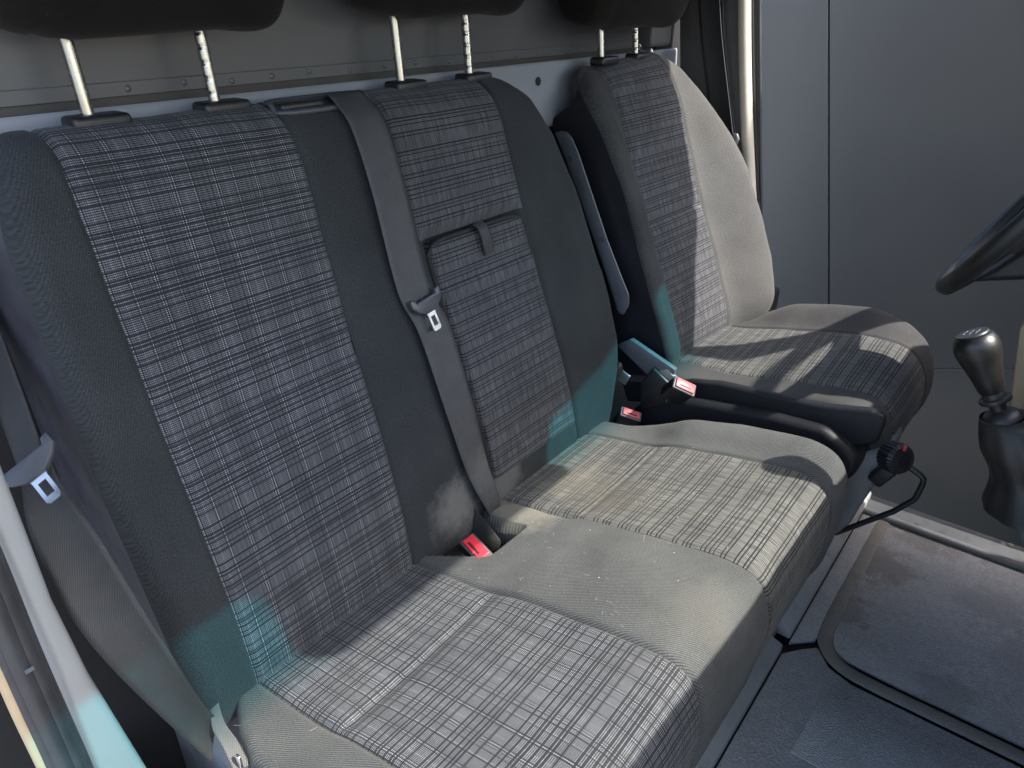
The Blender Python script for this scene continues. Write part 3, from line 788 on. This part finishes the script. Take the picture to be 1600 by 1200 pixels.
# ================================================================== buckles
def buckle(parent, c, up, wid, size=(0.048, 0.024, 0.062), slot=True, bm_='redf'):
    """housing with the red push button on its end; up = outward direction, wid = width direction"""
    U = Vector(up).normalized(); W = Vector(wid); W = (W - U * W.dot(U)).normalized(); D = U.cross(W)
    rot = Matrix((W, D, U)).transposed()
    h = box('buckle', c, size, M['black'], parent, 0.004, rot)
    c2 = Vector(c) + U * (size[2] / 2 + 0.0005)
    rim = box('rim', Vector(c) + U * (size[2] / 2 - 0.003), (size[0] + 0.0016, size[1] + 0.0016, 0.006), M['greyP'], h, 0.0025, rot)
    b = box('button', c2 + D * 0.0, (size[0] * 0.86, size[1] * 0.80, 0.007), M[bm_], h, 0.002, rot)
    if slot:
        box('button_slot', c2 + U * 0.0035 - D * size[1] * 0.16, (size[0] * 0.52, size[1] * 0.16, 0.001), M['darkred'], h, 0.0, rot)
    return h

# ================================================================== driver seat
drv = root('driver_seat', 'single driver seat raised beside the double seat, sunlit bolster', 'seat')
YAW = 0.0
DB = [(-0.02, 0.40), (0.050, 0.43), (0.060, 0.48), (0.047, 0.54), (0.006, 0.645), (-0.035, 0.745), (-0.079, 0.865), (-0.112, 0.96), (-0.136, 1.015), (-0.158, 1.052), (-0.190, 1.076),
      (-0.222, 1.078), (-0.245, 1.062), (-0.252, 1.02), (-0.245, .95)]
dp = Prof(DB, 170)
dtop = int(np.argmax(dp.P[:, 1]))
dz_ = lambda i: dp.P[i, 1] if i <= dtop else 1.079 + (dp.t[i] - dp.t[dtop]) * 0.6
D0 = lambda i: float(np.interp(dz_(i), [.4, .5, .6, .8, .9, 1.0, 1.04, 1.065, 1.085], [1.352, 1.34, 1.335, 1.337, 1.343, 1.352, 1.362, 1.375, 1.385]))
D1 = lambda i: float(np.interp(dz_(i), [.4, .8, 1.08], [1.432, 1.430, 1.436]))
D2 = lambda i: float(np.interp(dz_(i), [.4, .8, 1.08], [1.675, 1.668, 1.660]))
D3 = lambda i: float(np.interp(dz_(i), [.4, .45, .5, .6, .7, .8, .9, 1.0, 1.05, 1.075, 1.09], [1.77, 1.79, 1.815, 1.835, 1.832, 1.815, 1.79, 1.755, 1.725, 1.70, 1.69]))
def dzb(i): return smooth01((dp.P[i, 1] - 0.40) / 0.12) * smooth01((1.09 - dp.P[i, 1]) / 0.3) if i <= dtop else 0.0
def yawx(i, y): return 0.10 * (y - 1.55) * (1 if i <= dtop else 0.4)
drow = range(dp.n)
zw3 = lambda i: float(np.interp(dz_(i), [.9, .98, 1.03, 1.058, 1.078], [.16, .125, .09, .065, .05]))
patch('back_bolster', dp, drow, D0, D1, 20, lambda i, y, s: groove(y - D1(i)) + yawx(i, y) + 0.048 * dzb(i) * smooth01((1 - s) * 1.6), M['plainD'], drv, 'L', lambda i: float(np.interp(dz_(i), [.85, 1.0, 1.06], [.014, .020, .030])), zw3, M['navy'])
patch('back_insert', dp, drow, D1, D2, 40, lambda i, y, s: groove(y - D1(i)) + groove(y - D2(i)) + yawx(i, y) + ((groove(dp.P[i, 1] - 0.765, 0.006, 0.006) + 0.005 * smooth01((0.765 - dp.P[i, 1]) / .02) * smooth01((dp.P[i, 1] - .6) / .1)) * em(s) if i < dtop else 0), M['plaidD'], drv)
patch('back_bolster', dp, drow, D2, D3, 26, lambda i, y, s: groove(y - D2(i)) + yawx(i, y) + 0.062 * dzb(i) * smooth01(s * 1.2), M['plainLit'], drv, 'R', 0.035, zw3, M['plainD'])

DC = [(-0.04, 0.44), (0.03, 0.462), (0.07, 0.47), (0.14, 0.476), (0.21, 0.484), (0.28, 0.497), (0.36, 0.512), (0.42, 0.520), (0.465, 0.519), (0.498, 0.503), (0.520, 0.468), (0.528, 0.42),
      (0.520, 0.37), (0.50, 0.335), (0.45, 0.325)]
dc = Prof(DC, 140, -1)
dx_ = lambda i: dc.P[i, 0] if dc.P[i, 1] > 0.495 or dc.P[i, 0] < 0.45 else 0.5 + (0.50 - dc.P[i, 1])
E0 = lambda i: float(np.interp(dx_(i), [0, .1, .45, .55, .7], [1.345, 1.338, 1.338, 1.36, 1.385]))
E1 = lambda i: float(np.interp(dx_(i), [0, .5, .7], [1.43, 1.425, 1.43]))
E2 = lambda i: float(np.interp(dx_(i), [0, .5, .7], [1.685, 1.69, 1.68]))
E3 = lambda i: float(np.interp(dx_(i), [0, .1, .3, .45, .53, .62, .7], [1.80, 1.815, 1.825, 1.81, 1.785, 1.75, 1.73]))
def dl(i): return smooth01((dx_(i) - 0.08) / 0.14) * (1 - 0.8 * smooth01((dx_(i) - 0.36) / 0.16))
dcr = range(dc.n)
patch('cushion_bolster', dc, dcr, E0, E1, 18, lambda i, y, s: groove(y - E1(i)) - 0.006 * s * dl(i) - 0.006 * (1 - s), M['plainD'], drv, 'L', 0.02, lambda i: 0.05, M['navy'])
patch('cushion_insert', dc, dcr, E1, E2, 40, lambda i, y, s: groove(y - E1(i)) + groove(y - E2(i)) + 0.02 * (s - .3) * dl(i), M['plaidD2'], drv)
patch('cushion_bolster', dc, dcr, E2, E3, 24, lambda i, y, s: groove(y - E2(i)) + 0.014 * dl(i) + 0.034 * dl(i) * smooth01(s * 1.6), M['plainD'], drv, 'R', 0.045, lambda i: 0.10, M['plainD'])
headrest(drv, (1.462, 1.608), -0.206, 1.078, -0.216, 1.20, 1.545, (0.064, 0.198, 0.115), 1.258, (-0.66,), -0.195)

# side skirts and base of the driver seat
sk = [(0.02, 0.40), (0.06, 0.455), (0.13, 0.476), (0.25, 0.478), (0.38, 0.484), (0.46, 0.494), (0.505, 0.492), (0.515, 0.47), (0.50, 0.435), (0.46, 0.425), (0.3, 0.385), (0.1, 0.37)]
sk_px = [(1056, 600), (1075, 595), (1124, 599), (1190, 614), (1288, 635), (1362, 642), (1380, 650), (1384, 662), (1370, 694), (1329, 699), (1288, 688), (1200, 666), (1100, 642), (1050, 622)]
prism('side_skirt', [px(u, v, Y=1.318) for u, v in sk_px], (0, 0.022, 0), M['navy'], drv, 0.007, 3)
bc_px = [(985, 640), (1050, 622), (1095, 629), (1206, 650), (1288, 671), (1322, 700), (1340, 722), (1338, 742), (1316, 758), (1200, 800), (985, 800)]
prism('base_cover', [px(u, v, Y=1.292) for u, v in bc_px], (0, 0.46, 0), M['navy'], drv, 0.018, 4)
pe_px = [(1325, 716), (1372, 706), (1386, 716), (1376, 738), (1362, 765), (1345, 790), (1326, 822), (1304, 838), (1290, 838), (1296, 780), (1312, 748)]
prism('pedestal', [px(u, v, Y=1.345) for u, v in pe_px], (0, 0.14, 0), M['pedP'], drv, 0.010, 3)
# ribbed adjuster dial
dial_c = px(1402, 716, Y=1.335)
dax = Vector((0.75, -0.55, 0.25)).normalized()
U_ = dax.orthogonal().normalized(); V_ = dax.cross(U_); vv = []; ff = []; nn = 96
rings = [(0.024, -0.022), (0.029, -0.020), (0.030, 0.006), (0.025, 0.014), (0.014, 0.017), (0.0, 0.0175)]
for ri, (r_, h_) in enumerate(rings):
    for k in range(nn):
        rr_ = r_ * (0.94 if (k // 2) % 2 and ri in (1, 2) else 1.0)
        a = 2 * math.pi * k / nn; vv.append(Vector(dial_c) + dax * h_ + (U_ * math.cos(a) + V_ * math.sin(a)) * rr_)
for i in range(len(rings) - 1):
    for k in range(nn): ff.append((i * nn + k, i * nn + (k + 1) % nn, (i + 1) * nn + (k + 1) % nn, (i + 1) * nn + k))
dial = obj('adjuster_dial', vv, ff, M['black'], drv, smooth=False)
mk = Vector(dial_c) + dax * 0.0155
box('dial_mark', Vector(px(1414, 700, Y=1.322)) , (0.006, 0.004, 0.012), simple('dial mark red', (0.35, 0.02, 0.03), 0.5), dial, 0.001)
box('dial_bracket', px(1382, 738, Y=1.34), (0.03, 0.03, 0.055), M['black'], drv, 0.006, Matrix.Rotation(0.5, 3, 'Y'))
hp = [px(1418, 728, Y=1.36), px(1441, 747, Y=1.36), px(1440, 762, Y=1.36), px(1430, 778, Y=1.36), px(1398, 799, Y=1.36), px(1350, 818, Y=1.36), px(1305, 833, Y=1.36)]
hp = [px(1418, 728, Y=1.36), px(1438, 742, Y=1.36), px(1443, 748, Y=1.36), px(1442, 756, Y=1.36), px(1432, 776, Y=1.36), px(1428, 781, Y=1.36), px(1396, 799, Y=1.36), px(1305, 833, Y=1.36)]
tube('lift_handle', hp, 0.0056, M['black'], drv, 12, spline=False)
# folded armrest on the near side
ar_f = [px(u, v, Y=1.285) for u, v in [(868, 212), (884, 209), (894, 214), (905, 240), (925, 300), (950, 375), (975, 440), (984, 462), (984, 478), (974, 494), (966, 490), (940, 410), (905, 310), (880, 240)]]
arm = prism('armrest', ar_f, (-0.03, 0.035, 0), M['armP'], drv, 0.008, 3)
for (u, v) in ((890, 249), (940, 375)):
    q = px(u, v, Y=1.282); lathe('screw_hole', [(0.0048, 0), (0.0048, 0.004), (0, 0.004)], q, (0.5, -0.8, 0.3), M['pit'], arm, 16)
# buckle stalk of the driver and of the middle place
st = [px(963, 540, Y=1.30), px(985, 530, Y=1.30), px(1055, 578, Y=1.30), px(1048, 603, Y=1.30), px(1015, 590, Y=1.30)]
prism('buckle_stalk', st, (0.0, 0.014, 0), M['armP'], drv, 0.003, 2)
prism('stalk_end', [px(1028, 580, Y=1.298), px(1041, 577, Y=1.298), px(1056, 591, Y=1.298), px(1046, 603, Y=1.298)], (0.0, 0.010, 0), simple('pale stalk plastic', (0.22, 0.22, 0.21), 0.5), drv, 0.002, 2)
prism('buckle_shroud', [px(1000, 600, Y=1.29), px(1020, 575, Y=1.29), px(1046, 600, Y=1.29), px(1040, 632, Y=1.29), px(1000, 640, Y=1.29)], (0, 0.02, 0), M['black'], drv, 0.004, 2)
buckle(drv, px(1059, 611, Y=1.27), (0.62, -0.25, 0.74), (0.62, 0.55, -0.55), (0.050, 0.027, 0.055))
buckle(bench, px(977, 658, Y=1.255), (0.50, -0.25, 0.83), (0.62, 0.55, -0.50), (0.046, 0.022, 0.070))
bk3 = px(741, 853, Z=.408) - np.array([-.002, -.008, .028])
buckle(bench, bk3, (0.08, -0.30, 0.95), (1, -0.28, 0.0), (0.056, 0.027, 0.055), True, 'red')
prism('buckle_sleeve', [px(717, 806, Y=.765), px(740, 790, Y=.772), px(785, 846, Y=.77), px(780, 860, Y=.765), px(768, 866, Y=.76)], (-0.016, 0.006, -0.01), M['plain2'], bench, 0.004, 3)
box('metal_tab', px(975, 590, Y=1.27), (0.022, 0.004, 0.028), M['steel'], drv, 0.003, Matrix.Rotation(0.4, 3, 'Y'))

# ================================================================== seat base and floor
sb = root('seat_base_box', 'grey painted metal base box beneath the double seat', 'seat base')
prism('box_body', [(-0.26, 0.30, 0.0), (0.435, 0.30, 0.0), (0.435, 0.30, 0.235), (-0.26, 0.30, 0.235)], (0, 1.56, 0), M['basepaint'], sb, 0.006, 2)
prism('flange', [(0.43, 0.30, 0.004), (0.460, 0.30, 0.004), (0.460, 0.30, 0.022), (0.43, 0.30, 0.034)], (0, 0.905, 0), M['basepaint'], sb, 0.003, 2)
prism('flange', [(0.43, 1.245, 0.004), (0.462, 1.245, 0.004), (0.462, 1.245, 0.026), (0.43, 1.245, 0.05)], (0, 0.62, 0), M['basepaint'], sb, 0.003, 2)

fm = root('floor_mat', 'dirty moulded dark rubber mat covering the cab floor', 'floor mat')
def sheet(name, poly, z, mat, parent, th=0.006, bev=0.002):
    return prism(name, [(x, y, z) for x, y in poly], (0, 0, th), mat, parent, bev, 2)
def arc(cx, cy, r, a0, a1, n=8): return [(cx + r * math.cos(a0 + (a1 - a0) * k / n), cy + r * math.sin(a0 + (a1 - a0) * k / n)) for k in range(n + 1)]
sheet('passenger_floor', [(0.462, 0.20), (1.4, 0.20), (1.4, 1.206), (0.60, 1.206), (0.55, 1.222), (0.515, 1.26), (0.490, 1.235), (0.462, 1.20)], -0.008, M['mat'], fm, 0.012, 0.003)
sheet('side_band', [(0.463, 1.24), (0.505, 1.28), (0.512, 1.86), (0.463, 1.86)], -0.008, M['mat'], fm, 0.010, 0.002)
inner = [(0.528, 1.84), (0.528, 1.34)] + arc(0.588, 1.325, 0.06, math.pi, 1.5 * math.pi, 8) + [(0.66, 1.262), (1.4, 1.262), (1.4, 1.84)]
sheet('worn_panel', inner, -0.0075, M['panel'], fm, 0.006, 0.001)
rp2 = [(0.515, 1.85, 0.0), (0.514, 1.6, 0.0), (0.513, 1.40, 0.0), (0.516, 1.32, 0.0), (0.530, 1.275, 0.0), (0.562, 1.245, 0.0), (0.62, 1.233, 0.0), (0.80, 1.232, 0.0), (1.1, 1.232, 0.0), (1.4, 1.232, 0.0)]
rg = tube('ridge', rp2, 0.016, M['ridge'], fm, 14, 160)
for q in rg.data.vertices: q.co.z = q.co.z * 0.26
# embossed rectangle on the passenger floor
emb = [(0.60, 1.075), (1.4, 1.075), (1.4, 1.165), (0.62, 1.165), (0.585, 1.150), (0.575, 1.12), (0.58, 1.09)]
sheet('raised_pad', [(0.555, 0.985), (1.4, 1.00), (1.4, 1.165), (0.61, 1.165), (0.575, 1.150), (0.560, 1.13)], 0.001, mat_floor('grained mat pad', (0.33, 0.322, 0.32), 0.25, 0.0022, 320.0), fm, 0.0055, 0.0018)
for y_, x0_ in ((0.935, 0.56),):
    tube('rib', [(x0_, y_, 0.001), (0.9, y_ - 0.01, 0.001), (1.4, y_ - 0.01, 0.001)], 0.008, M['mat'], fm, 10, 40)
tube('rib', [(0.498, 0.60, 0.001), (0.500, 0.9, 0.001), (0.506, 1.10, 0.001), (0.516, 1.16, 0.001)], 0.010, M['mat'], fm, 10, 50)

for o_ in fm.children:
    if o_.name.startswith('rib'):
        for q in o_.data.vertices: q.co.z *= 0.35
sl_ = root('door_sill', 'pale grey metal sill plate with screw holes at the far door opening', 'door sill')
prism('sill_plate', [(0.46, 1.79, -0.004), (1.5, 1.79, -0.004), (1.5, 1.86, 0.018), (0.46, 1.845, 0.018)], (0, 0.0, -0.05), M['sill'], sl_, 0.003, 2)
prism('sill_step', [(0.46, 1.79, 0.002), (1.5, 1.79, 0.002), (1.5, 1.812, 0.010), (0.46, 1.808, 0.010)], (0, 0, 0.004), M['sill'], sl_, 0.001, 1)
for (u, v) in ((1408, 814), (1419, 817), (1432, 819), (1568, 848), (1580, 850)):
    q = px(u, v, Z=0.012); lathe('screw_hole', [(0.006, 0), (0.006, 0.0035), (0, 0.0035)], (q[0], q[1], 0.0065), (0, -0.2, 1), M['pit'], sl_, 14)

# ================================================================== far pillar with belt
bpil = root('door_pillar', 'grey trimmed door pillar with cream strip beside the driver seat', 'pillar')
def pl(pts, Y): return [px(u, v, Y=Y) for u, v in pts]
prism('trim_panel', pl([(1061, -60), (1155, -60), (1162, 200), (1178, 420), (1196, 500), (1100, 520), (1062, 120)], 1.90), (0, 0.03, 0), M['trim'], bpil, 0.004, 2)
prism('trim_cover', pl([(1076, -60), (1120, -60), (1110, 57), (1077, 55)], 1.896), (0, 0.004, 0), M['trim'], bpil, 0.0015, 2)
tube('cream_strip', [px(1163, -80, Y=1.895), px(1163.5, 60, Y=1.895), px(1166, 170, Y=1.895), px(1171, 280, Y=1.895), px(1176, 350, Y=1.895), px(1188, 440, Y=1.895)], 0.0155, M['cream'], bpil, 14, 60)
tube('seal_groove', [px(1175, -80, Y=1.905), px(1175.5, 60, Y=1.905), px(1178, 170, Y=1.905), px(1182, 280, Y=1.905), px(1187, 350, Y=1.905), px(1197, 440, Y=1.905)], 0.006, M['pit'], bpil, 10, 50)
for dxp, rr_ in ((1179.5, .0045), (1183, .004), (1186.5, .0045)):
    tube('rubber_seal', [px(dxp, -80, Y=1.91), px(dxp + .5, 60, Y=1.91), px(dxp + 1.5, 170, Y=1.91), px(dxp + 2.5, 300, Y=1.91), px(dxp + 6, 420, Y=1.91), px(dxp + 14, 480, Y=1.91)], rr_, M['rubber'], bpil, 10, 50)
box('pillar_foot', (0.06, 1.90, 0.43), (0.10, 0.06, 0.16), M['black'], bpil, 0.01)
box('latch_metal', px(1187, 478, Y=1.86), (0.03, 0.01, 0.012), M['steel'], bpil, 0.002)

db = root('seat_belt', 'black belt running down the far pillar behind the driver seat', 'seat belt', 'seat belts in the cab')
ribbon('webbing', pl([(1088, -60), (1093, 40), (1103, 130), (1114, 200), (1150, 300)], 1.872), pl([(1130, -60), (1131, 40), (1137, 110), (1146, 190), (1160, 260)], 1.862), web3, db, 0.0014, 50, 0.006)
tube('guide_cable', pl([(1124, 0), (1128, 60), (1137, 140), (1147, 225)], 1.855), 0.0012, M['tongueP'], db, 6, 30)
prism('metal_anchor', pl([(1131, 225), (1143, 220), (1146, 208), (1152, 209), (1155, 218), (1147, 233), (1136, 243)], 1.85), (0, 0.006, 0), M['steel'], db, 0.0015, 2)
cl = pl([(995, 86), (1005, 86), (1003, 76), (999, 70)], 1.68)
cr = root('coat_hook', 'small bright bent metal bracket behind the driver headrest post', 'bracket')
tube('bracket_arm', pl([(998, 71), (1002, 76), (1010, 78), (1017, 79), (1018, 88)], 1.70), 0.0045, M['steel'], cr, 8, 30)
box('bracket_foot', px(1012, 84, Y=1.705), (0.02, 0.03, 0.008), M['steel'], cr, 0.002)

# ================================================================== near door post, left
np_ = root('door_post', 'pale grey painted door post with black rubber seal at the near doorway', 'pillar')
XL = -0.012
def plx(pts, X): return [px(u, v, X=X) for u, v in pts]
prism('painted_face', plx([(-60, 560), (-10, 690), (51, 849), (85, 940), (142, 1055), (232, 1202), (262, 1250), (170, 1262), (147, 1200), (93, 1058), (6, 860), (-60, 700)], XL), (-0.05, 0.0, 0), M['post'], np_, 0.008, 3)
sr = [(-70, 730), (-3, 880), (50, 1010), (92, 1105), (126, 1180), (160, 1260)]
for off, rr_, X_ in ((0, .007, -0.008), (-15, .010, -0.004), (-34, .011, -0.002), (-52, .009, -0.004)):
    tube('rubber_seal', [px(u + off, v, X=X_) for u, v in sr], rr_, M['rubber'], np_, 12, 60)
tube('beige_edge', [px(u, v, X=-0.003) for u, v in [(-60, 930), (-8, 1035), (30, 1120), (68, 1200), (90, 1250)]], 0.0055, M['beige'], np_, 10, 50)
box('chip_mark', px(46, 1047, X=0.009), (0.001, 0.008, 0.005), M['armP'], np_, 0.0)
# near-black slab added for the shaded void between post and seat
struct(prism('dark_void_slab', [(-0.27, 0.16, 0.0), (0.30, 0.16, 0.0), (0.30, 0.19, 0.0), (-0.05, 0.19, 0.0), (-0.27, 0.19, 0.0)], (0, 0, 0.18), M['pit']))

# ================================================================== steering wheel
sw = root('steering_wheel', 'black leather steering wheel seen edge-on at the right border', 'steering wheel')
WC = np.array([0.621, 1.575, 0.883]); TH = R(60); WR = 0.19
ex_ = np.array([math.cos(TH), 0, math.sin(TH)]); ey_ = np.array([0, 1.0, 0]); en_ = np.cross(ex_, ey_)
if en_[0] > 0: en_ = -en_
tube('rim', [WC + WR * (math.cos(a) * ex_ + math.sin(a) * ey_) for a in np.linspace(0, 2 * math.pi, 49)], 0.0165, M['leather'], sw, 18, 160)
lathe('hub', [(0.03, -0.06), (0.075, -0.045), (0.085, -0.02), (0.08, 0.0), (0.05, 0.012), (0.0, 0.015)], WC - en_ * 0.035, en_, M['leather'], sw, 40)
for a in (math.pi, math.pi * 0.5, math.pi * 1.5):
    d_ = math.cos(a) * ex_ + math.sin(a) * ey_; t_ = -math.sin(a) * ex_ + math.cos(a) * ey_
    w0, w1 = (0.06, 0.045)
    prism('spoke', [WC - en_ * 0.03 + d_ * 0.05 + t_ * w0, WC + d_ * (WR - 0.008) + t_ * w1, WC + d_ * (WR - 0.008) - t_ * w1, WC - en_ * 0.03 + d_ * 0.05 - t_ * w0], tuple(-en_ * 0.022), M['leather'], sw, 0.006, 3)
prism('column_cover', [px(1512, 443, Y=1.47), px(1700, 436, Y=1.47), px(1760, 300, Y=1.47), px(1660, 320, Y=1.47), px(1600, 388, Y=1.47), px(1552, 420, Y=1.47)], (0, 0.2, 0), M['leather'], sw, 0.012, 3)
tube('trim_line', [WC + d for d in [0.176 * (math.cos(a) * ex_ + math.sin(a) * ey_) - en_ * 0.016 for a in np.linspace(math.pi * 1.02, math.pi * 1.45, 14)]], 0.0018, M['steel'], sw, 6, 40)

# ================================================================== gear lever
gl = root('gear_lever', 'black gear lever with rounded knob and leather boot at the right border', 'gear lever')
kb_ = np.array(px(1551, 612, Y=1.2)); kt_ = np.array(px(1519, 522, Y=1.2)); ax_ = kt_ - kb_
ax_ = ax_ / np.linalg.norm(ax_)
Lk = np.linalg.norm(kt_ - kb_)
lathe('knob', [(0.0, 0.0), (0.0165, 0.0), (0.0185, 0.004), (0.0205, 0.02), (0.0245, 0.04), (0.0290, 0.058), (0.0310, 0.070), (0.0300, 0.081), (0.0262, 0.0895), (0.0205, 0.094), (0.012, 0.0955), (0, 0.096)], kb_, ax_, M['gloss'], gl, 44)
lathe('knob_cap', [(0.0225, 0.0), (0.0215, 0.0022), (0.0, 0.0028)], kb_ + ax_ * 0.0935, ax_, M['leather'], gl, 30)
lathe('shaft', [(0.012, -0.10), (0.0145, -0.045), (0.0125, -0.038), (0.0105, -0.028), (0.0125, -0.018), (0.0215, -0.0155), (0.0225, -0.0125), (0.0215, -0.0095), (0.0160, -0.008), (0.0150, 0.0), (0.0, 0.001)], kb_, ax_, M['black'], gl, 36)
lathe('boot_collar', [(0.0135, -0.030), (0.022, -0.034), (0.027, -0.040), (0.0285, -0.046), (0.022, -0.05)], kb_, ax_, M['black'], gl, 36)
cu_ = np.cross(ax_, [0.3, 1.0, 0.1]); cu_ /= np.linalg.norm(cu_); cv_ = np.cross(ax_, cu_); ct_ = kb_ + ax_ * 0.0966
for q in (-0.009, 0.0, 0.009): tube('shift_mark', [ct_ + cu_ * q - cv_ * 0.008, ct_ + cu_ * q + cv_ * 0.008], 0.0006, M['armP'], gl, 6, 4)
tube('shift_mark', [ct_ - cu_ * 0.009, ct_ + cu_ * 0.009], 0.0006, M['armP'], gl, 6, 4)
# pleated boot
bc0 = kb_ - ax_ * 0.042; b1 = np.array(px(1602, 700, Y=1.2)); b2 = np.array(px(1650, 785, Y=1.2))
vv = []; ff = []; nb = 64; stn = [(bc0, 0.0275, 0.01), (px(1586, 658, Y=1.2), 0.044, 0.03), (px(1606, 700, Y=1.2), 0.058, 0.045), (px(1627, 746, Y=1.2), 0.062, 0.05), (px(1652, 792, Y=1.2), 0.092, 0.03)]
Cs = catmull([np.append(a, [b, c]) for a, b, c in stn], 30)[0]
for i, row_ in enumerate(Cs):
    for k in range(nb):
        a = 2 * math.pi * k / nb; r_ = row_[3] * (1 + row_[4] * abs(math.sin(6 * a + 0.06 * i)) - row_[4] * .5)
        vv.append((row_[0] + r_ * math.cos(a), row_[1] + r_ * math.sin(a), row_[2] + 0.25 * r_ * math.cos(a)))
for i in range(29):
    for k in range(nb): ff.append((i * nb + k, i * nb + (k + 1) % nb, (i + 1) * nb + (k + 1) % nb, (i + 1) * nb + k))
obj('boot', vv, ff, M['leather'], gl)

cs = root('dash_console', 'grey plastic dash console foot below the gear lever boot', 'console')
prism('console_shell', pl([(1566, 776), (1600, 762), (1680, 740), (1760, 760), (1780, 960), (1640, 960), (1602, 878), (1588, 842)], 1.17), (0.03, 0.16, 0), M['greyP'], cs, 0.012, 3)
bd = root('beige_door_pocket', 'small beige trim piece behind the gear lever at the right border', 'trim')
prism('pocket_shell', pl([(1593, 512), (1640, 480), (1700, 480), (1700, 660), (1600, 660), (1578, 642), (1580, 610)], 1.40), (0, 0.05, 0), M['beige'], bd, 0.006, 2)
tube('pocket_rib', pl([(1585, 570), (1590, 600), (1598, 645)], 1.747), 0.003, M['greyP'], bd, 8, 20)

# ================================================================== lint and crumbs on the cushions
def lint():
    rr = random.Random(5); v = []; f = []
    def surf(x, y):
        i = int(np.argmin(np.abs(cp.P[:110, 0] - x))); z = cp.P[i, 1] + 0.010 * (math.sin(math.pi * (y - .63) / .22) ** .7 if .63 < y < .85 else 0) * lift(i); return z
    for k in range(85):
        x = rr.uniform(0.02, 0.43); y = rr.choice([rr.uniform(.26, .33), rr.uniform(.64, .84), rr.uniform(.64, .84), rr.uniform(.86, 1.2)]); 
        if x < 0.07 and .64 < y < .85: continue
        z = surf(x, y) + 0.0018; n0 = len(v)
        if k % 5:
            a = rr.uniform(0, 6.28); L = rr.uniform(.004, .010); cv = rr.uniform(-90, 90); w_ = 0.00013; p = np.array([x, y, z]); pts = []
            for q in range(6):
                pts.append(p.copy()); a += cv * L / 6; p = p + np.array([math.cos(a), math.sin(a), 0.12 * math.sin(q)]) * L / 5
            for q in pts:
                for s in ((w_, 0, 0), (-w_, w_, 0), (0, -w_, w_)): v.append(q + np.array(s))
            for q in range(5):
                for s in range(3): a0 = n0 + q * 3 + s; a1 = n0 + q * 3 + (s + 1) % 3; f.append((a0, a1, a1 + 3, a0 + 3))
        else:
            s = rr.uniform(.0004, .0010)
            for d in ((s, 0, 0), (-s, 0, 0), (0, s * 1.3, 0), (0, -s, 0), (0, 0, s), (0, 0, -s)): v.append(np.array([x, y, z]) + np.array(d))
            for t_ in ((0, 2, 4), (2, 1, 4), (1, 3, 4), (3, 0, 4), (2, 0, 5), (1, 2, 5), (3, 1, 5), (0, 3, 5)): f.append(tuple(n0 + q for q in t_))
    o = obj('lint', v, f, simple('pale lint', (0.42, 0.40, 0.35), 0.9), smooth=False)
    o['kind'] = 'stuff'; o['label'] = 'pale lint and crumbs scattered over the sunlit seat cushions'; return o
lint()
